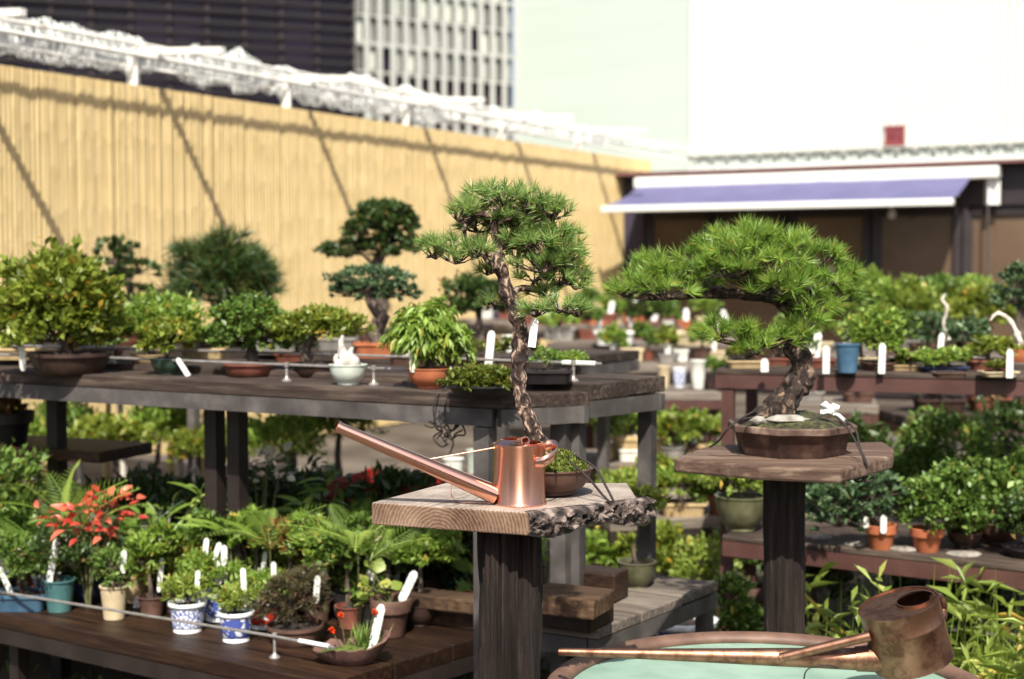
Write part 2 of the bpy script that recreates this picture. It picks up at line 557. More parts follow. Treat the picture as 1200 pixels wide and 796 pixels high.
PROF = {
    'cup': [(.34, 0), (.36, .02), (.40, .45), (.46, .92), (.50, .95), (.50, 1.0), (.44, 1.0), (.42, .80)],
    'foot': [(.36, 0), (.38, .03), (.37, .16), (.40, .20), (.43, .5), (.46, .86), (.52, .90), (.52, .98), (.46, 1.0), (.43, .84)],
    'flower': [(.33, 0), (.34, .02), (.41, .64), (.42, .66), (.48, .66), (.50, .98), (.49, 1.0), (.43, .99), (.41, .8)],
    'bowl': [(.26, 0), (.28, .04), (.27, .12), (.38, .30), (.45, .60), (.48, .93), (.50, .96), (.50, 1.0), (.45, 1.0), (.43, .82)],
    'dish': [(.38, 0), (.40, .06), (.44, .45), (.47, .80), (.50, .84), (.50, 1.0), (.46, 1.0), (.45, .80)],
    'rect': [(.41, 0), (.42, .08), (.45, .70), (.47, .78), (.50, .80), (.50, 1.0), (.46, 1.0), (.45, .82)],
}

def add_pot(parent, style, w, h, mat, c, rz=0.0, oval=1.0):
    prof = [(r * w, z * h) for r, z in PROF['rect' if style in ('rect', 'oct') else style]]
    ring = ring_rect() if style == 'rect' else ring_round(8) if style == 'oct' else [(x, y * oval) for x, y in ring_round(26)]
    mb = loft(MB(), c, prof, ring, rz + (math.pi / 8 if style == 'oct' else 0))
    pot = mb.build('pot', POTS[mat] if isinstance(mat, str) else mat, parent, smooth=35)
    rs, zs = prof[-1]
    return pot, rs, zs

def add_soil(parent, c, r, z, dome=0.12, mat=None, oval=1.0, rz=0.0, name='soil', seg=20):
    mb = MB()
    vs, fs = [], []
    c = Vector(c)
    rings = 5
    ca, sa = math.cos(rz), math.sin(rz)
    for i in range(rings + 1):
        rr = r * (1 - i / rings) + 1e-4
        zz = z + dome * r * (1 - (1 - i / rings) ** 2)
        for k in range(seg):
            t = 2 * math.pi * k / seg
            x, y = math.cos(t) * rr, math.sin(t) * rr * oval
            p = Vector((x * ca - y * sa, x * sa + y * ca, zz))
            if 0 < i:
                p.z += r * 0.10 * noise.noise((c + p) * (3.0 / r))
            vs.append(c + p)
    for i in range(rings):
        for k in range(seg):
            fs.append((i * seg + k, i * seg + (k + 1) % seg, (i + 1) * seg + (k + 1) % seg, (i + 1) * seg + k))
    fs.append(tuple(range(rings * seg, (rings + 1) * seg)))
    mb.add(vs, fs)
    return mb.build(name, mat or SOIL, parent, smooth=True)

def tag_mesh(mb, p, h, w, tilt=0.0, lean=0.0, yaw=0.0, point=0.0, th=0.0016):
    """a flat plant label with a rounded head standing at p"""
    out = [(-w / 2 * (1 - point), 0), (w / 2 * (1 - point), 0), (w / 2, h * 0.12), (w / 2, h - w * 0.5)]
    for a in (55, 90, 125):
        out.append((math.cos(math.radians(a)) * w / 2, h - w / 2 + math.sin(math.radians(a)) * w / 2))
    out += [(-w / 2, h - w * 0.5), (-w / 2, h * 0.12)]
    m = Matrix.Translation(p) @ Matrix.Rotation(yaw, 4, 'Z') @ Matrix.Rotation(tilt, 4, 'Y') @ Matrix.Rotation(lean, 4, 'X')
    n = len(out)
    vs = [m @ Vector((x, -th / 2, z)) for x, z in out] + [m @ Vector((x, th / 2, z)) for x, z in out]
    fs = [tuple(range(n)), tuple(range(2 * n - 1, n - 1, -1))] + [(i, i + n, (i + 1) % n + n, (i + 1) % n) for i in range(n)]
    return mb.add(vs, fs)

def clump_leaves(lv, c, rad, n, L, W, per=12, up=0.5, spread=0.20, shell=0.55, droop=0.0, fold=0.2, outw=1.0, hang=0.0, lump=.38):
    c = np.array(c); rad = np.array(rad)
    nc = max(3, n // per)
    d = unit(rng.normal(size=(nc, 3)))
    d[:, 2] = np.where(d[:, 2] < -0.45, -d[:, 2], d[:, 2])
    r = shell + (1 - shell) * rng.random(nc) ** 0.6
    r *= 0.86 + 0.28 * rng.random(nc)
    sd = rng.random(3) * 20
    r *= np.array([1 + lump * noise.noise(Vector(q * 2.1 + sd)) for q in d])
    cc = c + d * rad * r[:, None]
    idx = rng.integers(0, nc, n)
    P = cc[idx] + rng.normal(size=(n, 3)) * rad * spread * 0.6
    D = unit(d[idx] * outw + rng.normal(size=(n, 3)) * 0.75 + np.array([0, 0, up - hang]))
    cv = rng.random(nc)
    var = np.clip(0.45 * cv[idx] + 0.55 * rng.random(n), 0, 1)
    var = np.where(rng.random(n) < .04, 1.0, var * .93)
    LL = L * (0.45 + 0.9 * rng.random(n))
    lv.blades(P - D * LL[:, None] * 0.4, D, LL, W * (0.7 + 0.5 * rng.random(n)), var, fold, droop)
    return cc

def tuft_needles(lv, c, rad, n, L, W, per=34, up=0.8, flat=0.35, cone=0.95):
    c = np.array(c); rad = np.array(rad)
    d = unit(rng.normal(size=(n, 3)))
    low = d[:, 2] < -flat
    d[low, 2] *= -1
    r = 0.45 + 0.58 * rng.random(n) ** 0.5
    sd = rng.random(3) * 20
    r *= np.array([1 + .45 * noise.noise(Vector(q * 2.1 + sd)) for q in d])
    cc = c + d * rad * r[:, None]
    axis = unit(d * np.array([1, 1, 0.5]) + rng.normal(size=(n, 3)) * 0.35 + np.array([0, 0, up]))
    idx = np.repeat(np.arange(n), per)
    m = len(idx)
    th = np.arccos(1 - (1 - math.cos(cone)) * rng.random(m))
    ph = rng.random(m) * 2 * np.pi
    a = axis[idx]
    s = unit(np.cross(a, np.array([0.31, 0.52, 0.79])))
    b = np.cross(a, s)
    D = a * np.cos(th)[:, None] + (s * np.cos(ph)[:, None] + b * np.sin(ph)[:, None]) * np.sin(th)[:, None]
    P = cc[idx] + a * (L * 0.28 * (rng.random(m) - 0.5))[:, None]
    tv = rng.random(n)
    var = np.clip(0.5 * tv[idx] + 0.5 * rng.random(m), 0, 1)
    var = np.where(rng.random(m) < .05, 1.0, var * .93)
    lv.needles(P, D, L * (0.55 + 0.45 * rng.random(m)), W, var, 0.05)
    return cc

def plant(name, label, cat, base, z, pot=None, crown=(), leaf=None, trunk=None, group=None, tags=(), soil=None, bark=None,
          oval=1.0, rz=0.0, limbs=True, depth=0.9, dome=0.12, y=None):
    """base: foot of the pot in the photograph; sizes in photograph pixels at that distance"""
    p0 = at_z(base[0], base[1], z) if y is None else Vector((at_y(base[0], base[1], y).x, y, z))
    s = mpp(p0)
    t = thing(name, label, cat, p0, 0.0, group)
    top = 0.0
    if pot:
        style, w, h, mat = pot
        _, rs, zs = add_pot(t, style, w * s, h * s, mat, p0, rz, oval)
        ov = 0.68 if style == 'rect' else oval
        add_soil(t, p0, rs * 1.02, zs, dome, soil, ov, rz, 'moss' if soil is MOSS else 'soil')
        top = zs
    cen = [(Vector((p0.x + dx * s, p0.y, p0.z + dy * s)), rx * s * 1.06, ry * s * 1.08) for dx, dy, rx, ry in [c[:4] for c in crown]]
    for i, c in enumerate(crown):
        if len(c) > 4:
            cen[i][0].y += c[4] * s
    tm = MB()
    if trunk:
        pts = [Vector((p0.x + q[0] * s, p0.y + (q[3] * s if len(q) > 3 else 0), p0.z + q[1] * s)) for q in trunk]
        pth = spline(pts, 5)
        tm.tube(pth, lerp_list([q[2] * s for q in trunk], len(pth)), 8, jitter=0.35)
        ends = pts
    elif cen and leaf:
        big = max(cen, key=lambda q: q[1] * q[2])
        a = p0 + Vector((0, 0, top * 0.8))
        b = big[0]
        mid = (a + b) / 2 + Vector((random.uniform(-.12, .12), random.uniform(-.1, .1), 0)) * big[1]
        pth = spline([a, mid, b], 5)
        r0 = max(big[1] * 0.085, 1.2 * s)
        tm.tube(pth, lerp_list([r0 * 1.3, r0, r0 * 0.5], len(pth)), 7, jitter=0.3)
        ends = [a, mid, b]
    else:
        ends = []
    if leaf:
        kind, L, W, lm, n = leaf
        n = int(n * (1.9 if kind == 'tight' else 1.25 if kind == 'fine' else 1.65)); L *= 1.15; W *= 1.2
        lv = Leaves()
        area = sum(rx * ry for _, rx, ry in cen)
        for (c, rx, ry) in cen:
            k = max(6, int(n * rx * ry / area))
            rad = (rx, rx * depth, ry)
            if kind == 'needle':
                cc = tuft_needles(lv, c, rad, k, L * s, W * s)
            elif kind == 'fine':
                cc = tuft_needles(lv, c, rad, k, L * s, W * s, per=22, up=0.35, flat=0.6, cone=1.15)
            elif kind == 'hang':
                cc = clump_leaves(lv, c, rad, k, L * s, W * s, per=9, up=0.0, hang=0.9, droop=0.35, spread=0.2)
            elif kind == 'tight':
                cc = clump_leaves(lv, c, rad, k, L * s, W * s, per=16, up=0.3, spread=0.11, shell=0.84, lump=.16)
            else:
                cc = clump_leaves(lv, c, rad, int(k * 1.5), L * s * .82, W * s * .8)
            if limbs and ends:
                src = min(ends, key=lambda e: (e - c).length)
                if (src - c).length > 0.3 * ry:
                    tm.tube(spline([src, (src + c) / 2 + Vector((0, 0, ry * 0.1)), c], 3), lerp_list([max(rx * .05, s), max(rx * .025, .5 * s)], 7), 5)
                for q in cc[:: max(1, len(cc) // 14)]:
                    tm.tube([c - Vector((0, 0, ry * .3)), (c + Vector(q)) / 2 - Vector((0, 0, ry * .1)), Vector(q)], [max(rx * .02, .5 * s), max(rx * .015, .4 * s), .3 * s], 4, cap=False)
        lv.build('foliage', LEAF[lm], t)
    if tm.v:
        tm.build('trunk', bark or BARK_GREY, t, smooth=True)
    for g in tags:
        dx, dy, h, w = g[:4]
        q = p0 + Vector((dx * s, (g[5] if len(g) > 5 else -4) * s, dy * s))
        tg = tag_mesh(MB(), q, h * s, w * .8 * s, g[4] if len(g) > 4 else 0.0, random.uniform(-.12, .12), random.uniform(-.25, .25), 0.5).build('plant_label', LABEL_INK if len(g) > 6 else WHITE_PLASTIC, t)
    return t

# ================================================================== THE SETTING
def m_ground():
    m, nt, bs = nodes_of('trodden_earth')
    f = noise_tex(nt, 1.3, 6, 0.6)
    g = noise_tex(nt, 60, 4, 0.7)
    mx = N(nt, 'ShaderNodeMath', operation='MULTIPLY_ADD')
    nt.links.new(g, mx.inputs[0]); mx.inputs[1].default_value = 0.45
    nt.links.new(f, mx.inputs[2])
    col = ramp(nt, mx.outputs[0], [(0.45, (0.018, 0.013, 0.010)), (0.65, (0.06, 0.046, 0.035)), (0.95, (0.16, 0.13, 0.10))])
    nt.links.new(col, bs.inputs['Base Color'])
    bs.inputs['Roughness'].default_value = 0.95
    bump(nt, bs, g, 0.8, 0.02)
    return m
gm = MB()
gm.add([(-600, -600, 0), (600, -600, 0), (600, 600, 0), (-600, 600, 0)], [(0, 1, 2, 3)])
ground = gm.build('ground', m_ground())
ground['kind'] = 'structure'

# ---- bamboo fence: every pole is a part
WALL0 = Vector((-3.362, 9.34, 0))
WALL_H, POLE_R, POLE_STEP = 2.80, 0.0188, 0.040
def m_bamboo():
    m, nt, bs = nodes_of('dry_bamboo')
    f = noise_tex(nt, 7, 4, 0.6, mapscale=(6, 6, 0.5))
    oi = N(nt, 'ShaderNodeObjectInfo')
    col = ramp(nt, f, [(0.25, (0.46, 0.335, 0.15)), (0.5, (0.545, 0.41, 0.20)), (0.8, (0.60, 0.47, 0.25))])
    hs = N(nt, 'ShaderNodeHueSaturation')
    mr = N(nt, 'ShaderNodeMapRange')
    mr.inputs['To Min'].default_value, mr.inputs['To Max'].default_value = 0.97, 1.03
    nt.links.new(oi.outputs['Random'], mr.inputs[0])
    nt.links.new(mr.outputs[0], hs.inputs['Value'])
    nt.links.new(col, hs.inputs['Color'])
    sp = noise_tex(nt, 26, 3, 0.6)
    spots = ramp(nt, sp, [(0.24, (0.30, 0.14, 0.05)), (0.33, (1, 1, 1))])
    mx = N(nt, 'ShaderNodeMix', data_type='RGBA', blend_type='MULTIPLY')
    mx.inputs[0].default_value = 0.8
    nt.links.new(hs.outputs[0], mx.inputs[6]); nt.links.new(spots, mx.inputs[7])
    nt.links.new(mx.outputs[2], bs.inputs['Base Color'])
    bs.inputs['Roughness'].default_value = 0.55
    bump(nt, bs, f, 0.2, 0.003)
    return m
BAMBOO = m_bamboo()
fence = thing('bamboo_fence', 'tall yellow fence of upright bamboo poles behind the bonsai benches', 'fence', WALL0, 0.0)
pole_meshes = []
for k in range(9):
    prof, zz, r = [], 0.0, POLE_R
    nz = 0.06 + 0.045 * ((k * 5) % 9)
    prof.append((r, 0.02))
    while nz < WALL_H - 0.03:
        prof += [(r * .985, nz - .02), (r * 1.07, nz - .004), (r * 1.07, nz + .004), (r * .985, nz + .02)]
        nz += 0.30 + 0.06 * ((k * 7 + int(nz * 10)) % 4)
    prof.append((r * .97, WALL_H))
    me_o = MB().lathe((0, 0, 0), prof, 10).build('bamboo_pole', BAMBOO, fence, smooth=True)
    me = me_o.data
    me.transform(Matrix.Translation(WALL0))
    pole_meshes.append(me)
    bpy.data.objects.remove(me_o)
npoles = int((10.15 + 1.55) / POLE_STEP)
for i in range(npoles):
    o = bpy.data.objects.new('bamboo_pole', pole_meshes[random.randrange(9)])
    COL.objects.link(o)
    o.parent = fence
    q = E2 * (-1.55 + i * POLE_STEP) + E1 * random.uniform(-.002, .002)
    o.location = q + Vector((0, 0, random.uniform(-.003, .0)))
    o.rotation_euler = (random.uniform(-.002, .002), random.uniform(-.002, .002), random.uniform(0, 6.28))
bk = MB().bar(WALL0 - E2 * 1.9 - E1 * .06 + Vector((0, 0, 1.38)), WALL0 + E2 * 10.2 - E1 * .06 + Vector((0, 0, 1.38)), .03, 2.7)
bk.build('backing_board', W_BLOCK, fence)

# ---- white posts, arms and rails along the fence head, with a gathered bird net
RUST = mat_noise('rusty_white_paint', (0.45, 0.20, 0.09), (0.66, 0.60, 0.52), 9, 0.7, 0, 0.2, 0.003, lo=0.28, hi=0.38, c3=(0.78, 0.76, 0.70))
frame = thing('net_frame', 'rusting white posts and rails along the top of the bamboo fence', 'frame', WALL0 + Vector((0, 0, 2.5)), 0.0)
def wp(t, out, z):
    return WALL0 + E2 * t + E1 * out + Vector((0, 0, z))
for k in range(-1, 6):
    t = -0.42 + 1.75 * k + 1.75
    if t > 9.8:
        break
    MB().bar(wp(t, -.11, 1.2), wp(t, -.11, 3.06), .075, .075).build('post', RUST, frame)
    MB().bar(wp(t - .02, -.11, 3.06), wp(t - .02, .78, 3.00), .045, .045).build('arm', RUST, frame)
for (o_, z_) in ((-.02, 3.10), (-.13, 2.95)):
    MB().tube([wp(-2, o_, z_), wp(4, o_, z_ + .01), wp(11.6, o_ + .1, z_ - .08)], .014, 6).build('rail', RUST, frame)
MB().tube([wp(-2, .15, 3.0), wp(4, .16, 2.98), wp(10.3, .165, 2.99)], .016, 6).build('wire', RUST, frame)

NET = mat_noise('white_nylon_net', (0.80, 0.82, 0.78), (0.88, 0.89, 0.86), 8, 0.6, 0, 0)
net = MB()
def strand(mb, a, b, r):
    d = (b - a)
    if d.length < 1e-5:
        return
    d.normalize()
    s1 = d.cross(Vector((.3, .5, .8))).normalized() * r
    s2 = d.cross(s1)
    mb.add([a + s1, a - s1 * .5 + s2 * .87, a - s1 * .5 - s2 * .87, b + s1, b - s1 * .5 + s2 * .87, b - s1 * .5 - s2 * .87], [(0, 1, 4, 3), (1, 2, 5, 4), (2, 0, 3, 5)])
for layer in range(1):
    rings, around = 300 - 120 * layer, 9 - 3 * layer
    grid = []
    for i in range(rings):
        t = -1.9 + 13.0 * i / rings
        fat = 0.125 + 0.075 * noise.noise(Vector((t * .9, 3.1, layer))) + 0.05 * noise.noise(Vector((t * 3.3, 7, layer)))
        fat *= (1.0 if t < 6 else max(0.35, 1.0 - (t - 6) * .14)) * (1 - .45 * layer)
        zc = 3.03 + 0.03 * noise.noise(Vector((t * .7, 1, 5)))
        row = []
        for k in range(around):
            a = 2 * math.pi * k / around + 0.5 * layer + 0.25 * noise.noise(Vector((t * 4, k, layer)))
            rr = fat * (1 + .7 * noise.noise(Vector((t * 6, k * 1.7, layer * 9))))
            row.append(wp(t + .02 * noise.noise(Vector((t * 9, k, 2))), -.15 + math.cos(a) * rr * .6, zc + math.sin(a) * rr * 1.05))
        grid.append(row)
    for i in range(rings - 1):
        for k in range(around):
            strand(net, grid[i][k], grid[i + 1][(k + 1) % around], .0026)
            strand(net, grid[i][(k + 1) % around], grid[i + 1][k], .0026)
            if i % 2 == 0:
                strand(net, grid[i][k], grid[i][(k + 1) % around], .0034)
no = net.build('bird_net', NET)
tag(no, 'white bird net gathered in a long roll above the bamboo fence', 'net')

# ---- dark office building beyond the fence
DARKGLASS = mat_noise('dark_tinted_glass', (0.010, 0.008, 0.016), (0.028, 0.020, 0.038), 0.16, 0.25, 0, 0, rand=0.5, spec=0.35)
DARKBAND = mat_noise('dark_maroon_cladding', (0.016, 0.008, 0.010), (0.036, 0.020, 0.026), 0.5, 0.7, 0, 0, rand=0.35)
LOUVRE = mat_noise('dark_louvre', (0.007, 0.0045, 0.007), (0.014, 0.009, 0.013), 0.5, 0.8, 0, 0)
bd = Vector((math.cos(math.radians(-20)), -math.sin(math.radians(-20)), 0))    # facade direction, receding to the right
pR = at_y(415, 200, 80); pR.z = 0
dark = thing('office_building', 'dark maroon glass office block behind the fence on the left', 'building', pR, 0)
nb = Vector((bd.y, -bd.x, 0))
if nb.y > 0:
    nb = -nb
WID = 36.0
MB().prism([(pR + nb * -.6).to_tuple()[:2], (pR - bd * WID - nb * .6).to_tuple()[:2], (pR - bd * WID - nb * 12).to_tuple()[:2], (pR - nb * 12).to_tuple()[:2]], 0, 40).build('core', DARKBAND, dark)
nfl = 30
zf0, fh = 9.5, 0.62
for j in range(18):
    z0 = zf0 + j * fh
    MB().bar(pR + Vector((0, 0, z0)) + nb * .1, pR - bd * WID + Vector((0, 0, z0)) + nb * .1, .25, .16).build('louvre', LOUVRE, dark)
for c in range(18):
    a = pR - bd * (c * 2.0 + .1); b = pR - bd * (c * 2.0 + 1.9)
    for j in range(4):
        z0, z1 = zf0 - .3 + j * 2.9, zf0 - .3 + (j + 1) * 2.9 - .12
        MB().add([a + Vector((0, 0, z0)) - nb * .3, b + Vector((0, 0, z0)) - nb * .3, b + Vector((0, 0, z1)) - nb * .3, a + Vector((0, 0, z1)) - nb * .3], [(0, 1, 2, 3)]).build('pane', DARKGLASS, dark)
    MB().bar(pR - bd * (c * 2.0) + Vector((0, 0, 0)) - nb * .1, pR - bd * (c * 2.0) + Vector((0, 0, 40)) - nb * .1, .22, .3).build('mullion', DARKBAND, dark)

# ---- pale curtain-wall tower with its plain side
PALE = mat_noise('pale_mullion_paint', (0.36, 0.37, 0.35), (0.42, 0.43, 0.405), 2, 0.6, 0, 0)
PANE1 = mat_noise('grey_window_glass', (0.25, 0.26, 0.24), (0.33, 0.34, 0.31), 0.7, 0.35, 0, 0, rand=0.6)
MINT = mat_noise('pale_mint_panels', (0.52, 0.59, 0.535), (0.54, 0.61, 0.555), 0.06, 0.6, 0, 0, rand=0.02)
TY = 120.0
c0 = at_y(415, 200, TY); c1 = at_y(605, 200, TY + 9)
for q in (c0, c1):
    q.z = 0
tower = thing('office_tower', 'pale tower with a grid of vertical mullions and dark windows beside a plain mint side', 'building', c0, 0)
td = (c1 - c0).normalized(); tw = (c1 - c0).length; tn = Vector((td.y, -td.x, 0))
nc = 13
zs = [6 + 2.35 * k for k in range(15)]
def tp(u, out, z):
    return c0 + td * u + tn * out + Vector((0, 0, z))
MB().add([tp(0, -.8, 0), tp(tw, -.8, 0), tp(tw, -.8, 42), tp(0, -.8, 42)], [(0, 1, 2, 3)]).build('core', DARKBAND, tower)
for i in range(nc + 1):
    u = tw * i / nc
    MB().bar(tp(u, 0, 0), tp(u, 0, 42), .40, .3).build('mullion', PALE, tower)
for k, z in enumerate(zs):
    MB().bar(tp(0, -.35, z), tp(tw, -.35, z), .3, .2 if k % 2 else .34).build('spandrel', PALE, tower)
BLIND = mat_noise('pale_window_blind', (0.52, 0.55, 0.48), (0.60, 0.63, 0.56), 1, 0.7, 0, 0)
for i in range(nc):
    for k in range(5, 14):
        u0, u1 = tw * i / nc + .2, tw * (i + 1) / nc - .2
        blind = (k == 7 and i in (5, 6, 7)) or (k == 9 and i in (3,)) or random.random() < .14
        MB().add([tp(u0, -.55, zs[k] + .25), tp(u1, -.55, zs[k] + .25), tp(u1, -.55, zs[k + 1] - .15), tp(u0, -.55, zs[k + 1] - .15)], [(0, 1, 2, 3)]).build('pane', BLIND if blind else PANE1 if (i * 3 + k) % 11 else DARKGLASS, tower)
c2 = at_y(812, 200, TY - 5); c2.z = 0
sd = (c2 - c1).normalized(); sn = Vector((sd.y, -sd.x, 0)); sw = (c2 - c1).length
for k in range(14):
    z0, z1 = k * 3.0, k * 3.0 + 2.99
    MB().add([c1 + Vector((0, 0, z0)), c1 + sd * sw + Vector((0, 0, z0)), c1 + sd * sw + Vector((0, 0, z1)), c1 + Vector((0, 0, z1)),
              c1 - sn * 3 + Vector((0, 0, z0)), c1 + sd * sw - sn * 3 + Vector((0, 0, z0)), c1 + sd * sw - sn * 3 + Vector((0, 0, z1)), c1 - sn * 3 + Vector((0, 0, z1))],
             [(0, 1, 2, 3), (7, 6, 5, 4), (4, 0, 3, 7), (1, 5, 6, 2), (3, 2, 6, 7)]).build('cladding_panel', MINT, tower)

# ---- white corrugated building above the shop
CORR = mat_noise('white_corrugated_steel', (0.52, 0.575, 0.53), (0.55, 0.60, 0.555), 0.3, 0.5, 0, 0, rand=0.015)
b0 = at_y(806, 200, 36); b0.z = 0
whb = thing('warehouse', 'white corrugated metal building rising behind the shop with one small window', 'building', b0, 0)
for p in range(16):
    vs, fs = [], []
    n = 6
    for k in range(n * 4 + 1):
        u = p * 1.05 + (k / 4) * 1.05 / n
        o_ = (0, .05, .05, 0)[k % 4]
        q = b0 + E1 * u - E2 * o_
        vs += [q, q + Vector((0, 0, 16))]
    fs = [(2 * k, 2 * k + 2, 2 * k + 3, 2 * k + 1) for k in range(n * 4)]
    MB().add(vs, fs).build('cladding_panel', CORR, whb)
MB().prism([tuple((b0 + E2 * .05).xy), tuple((b0 + E1 * 17.2 + E2 * .05).xy), tuple((b0 + E1 * 17.2 + E2 * 8).xy), tuple((b0 + E2 * 8).xy)], 0, 15.9).build('core', CORR, whb)
WINRED = mat_noise('dark_red_window', (0.10, 0.012, 0.016), (0.26, 0.07, 0.08), 3, 0.4, 0, 0)
wdir = ray(1049, 159)
# intersect with the facade plane
tt = (b0 - CAMP).dot(E2) / wdir.dot(E2)
wc = CAMP + wdir * tt - E2 * .06
win = MB().bar(wc - E1 * .17, wc + E1 * .17, .05, .36).build('window', WINRED, whb)
FR = mat_noise('red_window_frame', (0.22, 0.03, 0.03), (0.30, 0.05, 0.045), 3, 0.5, 0, 0)
fm = MB()
for sgn in (-1, 1):
    fm.bar(wc + E1 * (.2 * sgn) - Vector((0, 0, .22)), wc + E1 * (.2 * sgn) + Vector((0, 0, .22)), .05, .08)
    fm.bar(wc - E1 * .24 + Vector((0, 0, .2 * sgn)), wc + E1 * .24 + Vector((0, 0, .2 * sgn)), .09, .05)
fm.build('frame', FR, win)
TRIM = mat_noise('grey_flashing', (0.42, 0.40, 0.36), (0.55, 0.53, 0.49), 2, 0.6, 0, 0)
MB().bar(b0 - E2 * .08 + Vector((0, 0, 4.22)), b0 + E1 * 17 - E2 * .08 + Vector((0, 0, 4.22)), .09, .035).build('flashing', TRIM, whb)
for k in range(40):
    MB().bar(b0 + E1 * (.2 + k * .42) - E2 * .09 + Vector((0, 0, 4.14)), b0 + E1 * (.32 + k * .42) - E2 * .09 + Vector((0, 0, 4.14)), .06, .05).build('bracket', TRIM, whb)

# ---- the shop with its awning
S0 = Vector((1.36, 17.3, 0))
shop = thing('shop_building', 'low dark shop front with glazed doors under a blue awning', 'building', S0, 0)
def sp_(u, out, z):
    return S0 + E1 * u - E2 * out + Vector((0, 0, z))
NAVY = mat_noise('dark_navy_wall', (0.030, 0.024, 0.042), (0.055, 0.045, 0.072), 1.2, 0.6, 0, 0)
SHOPIN = mat_noise('brown_interior', (0.10, 0.065, 0.045), (0.16, 0.105, 0.07), 0.8, 0.8, 0, 0)
SHOPFR = mat_noise('dark_door_frame', (0.012, 0.008, 0.009), (0.028, 0.02, 0.022), 3, 0.5, 0, 0)
def m_shopglass():
    m, nt, bs = nodes_of('brown_tinted_shop_glass')
    f = noise_tex(nt, 0.9, 3)
    col = ramp(nt, f, [(0.35, (0.085, 0.056, 0.038)), (0.65, (0.15, 0.10, 0.066))])
    nt.links.new(col, bs.inputs['Base Color'])
    bs.inputs['Roughness'].default_value = 0.12
    return m
SHOPGLASS = m_shopglass()
SHOPW = 7.5
MB().prism([tuple(sp_(0, -5, 0).xy), tuple(sp_(0, -.25, 0).xy), tuple(sp_(SHOPW, -.25, 0).xy), tuple(sp_(SHOPW, -5, 0).xy)], 0, 2.5).build('wall', SHOPIN, shop)
MB().prism([tuple(sp_(0, 0, 0).xy), tuple(sp_(.26, 0, 0).xy), tuple(sp_(.26, -.24, 0).xy), tuple(sp_(0, -.24, 0).xy)], 0, 2.55).build('corner_column', NAVY, shop)
MB().bar(sp_(.26, -.1, 2.35), sp_(SHOPW, -.1, 2.35), .22, .44).build('fascia', SHOPFR, shop)
MB().bar(sp_(-.03, .03, 2.575), sp_(SHOPW, .03, 2.575), .35, .035).build('roof_edge', mat_noise('rust_red_flashing', (0.13, 0.05, 0.05), (0.22, 0.10, 0.09), 3, 0.6, 0, 0), shop)
rf = MB()
rf.add([sp_(0, -.15, 2.6), sp_(SHOPW, -.15, 2.6), sp_(SHOPW, -5, 3.0), sp_(0, -5, 3.0)], [(0, 1, 2, 3)]).build('roof', CORR, shop)
ux = [.26, 1.15, 2.05, 3.02, 4.0, 5.2, 6.4, 7.4]
for i in range(len(ux) - 1):
    a, b = ux[i], ux[i + 1]
    door = MB()
    door.bar(sp_(a + .05, -.06, 0.03), sp_(a + .05, -.06, 2.13), .10, .06).bar(sp_(b - .05, -.06, 0.03), sp_(b - .05, -.06, 2.13), .10, .06)
    door.bar(sp_(a + .1, -.06, 2.08), sp_(b - .1, -.06, 2.08), .06, .10).bar(sp_(a + .1, -.06, .1), sp_(b - .1, -.06, .1), .06, .14)
    dd = door.build('door', SHOPFR, shop)
    MB().add([sp_(a + .1, -.07, .17), sp_(b - .1, -.07, .17), sp_(b - .1, -.07, 2.03), sp_(a + .1, -.07, 2.03)], [(0, 1, 2, 3)]).build('pane', SHOPGLASS, dd)
nt_ = MB().bar(sp_(2.25, -.035, 1.38), sp_(2.62, -.035, 1.38), .012, .34).build('notice', mat_noise('faded_notice_paper', (0.30, 0.26, 0.24), (0.42, 0.38, 0.35), 6, 0.8, 0, 0), shop)
MB().bar(sp_(2.25, -.028, 1.515), sp_(2.62, -.028, 1.515), .004, .06).build('notice_heading', mat_noise('faded_red_print', (0.30, 0.05, 0.06), (0.36, 0.08, 0.09), 6, 0.8, 0, 0), nt_)
# awning
AWN = mat_noise('blue_awning_fabric', (0.085, 0.083, 0.175), (0.115, 0.112, 0.215), 3, 0.75, 0, 0.1, 0.003)
AWHITE = mat_noise('white_awning_metal', (0.66, 0.66, 0.62), (0.76, 0.76, 0.72), 3, 0.45, 0, 0)
awn = thing('awning', 'blue fabric awning with white bars over the shop doors', 'awning', sp_(.24, .1, 2.4), 0)
MB().bar(sp_(.22, .12, 2.465), sp_(4.42, .12, 2.465), .18, .13).build('cassette', AWHITE, awn, bevel=.02)
vs, fs = [], []
for i in range(25):
    u = .27 + (4.14 - .27) * i / 24
    for j in range(7):
        v = j / 6
        sag = -.035 * math.sin(v * math.pi) + .010 * math.sin(i * 1.9 + v * 2) * (.3 + v) + .012 * noise.noise(Vector((u * 2.2, v * 2, 1)))
        vs.append(sp_(u, .18 + 0.88 * v, 2.43 - .28 * v + sag))
fs = [(i * 7 + j, (i + 1) * 7 + j, (i + 1) * 7 + j + 1, i * 7 + j + 1) for i in range(24) for j in range(6)]
MB().add(vs, fs).build('canopy', AWN, awn, smooth=True)
MB().bar(sp_(.24, 1.08, 2.125), sp_(4.17, 1.08, 2.125), .07, .07).build('front_bar', AWHITE, awn, bevel=.01)
for u in (.9, 3.75):
    MB().tube([sp_(u, .15, 2.36), sp_(u + .35, .62, 2.22), sp_(u - .25, 1.06, 2.11)], .022, 6).build('arm', AWHITE, awn)
MB().bar(sp_(4.33, .06, 2.53), sp_(4.33, .06, 2.13), .13, .10).build('end_bracket', AWHITE, awn)
lamp = thing('wall_lamp', 'small white lamp hanging below the awning', 'lamp', sp_(3.35, .35, 2.0), 0)
MB().lathe(sp_(3.35, .35, 1.99), [(.001, 0), (.035, .012), (.045, .045), (.03, .085), (.02, .13)], 12).build('shade', AWHITE, lamp, smooth=True)
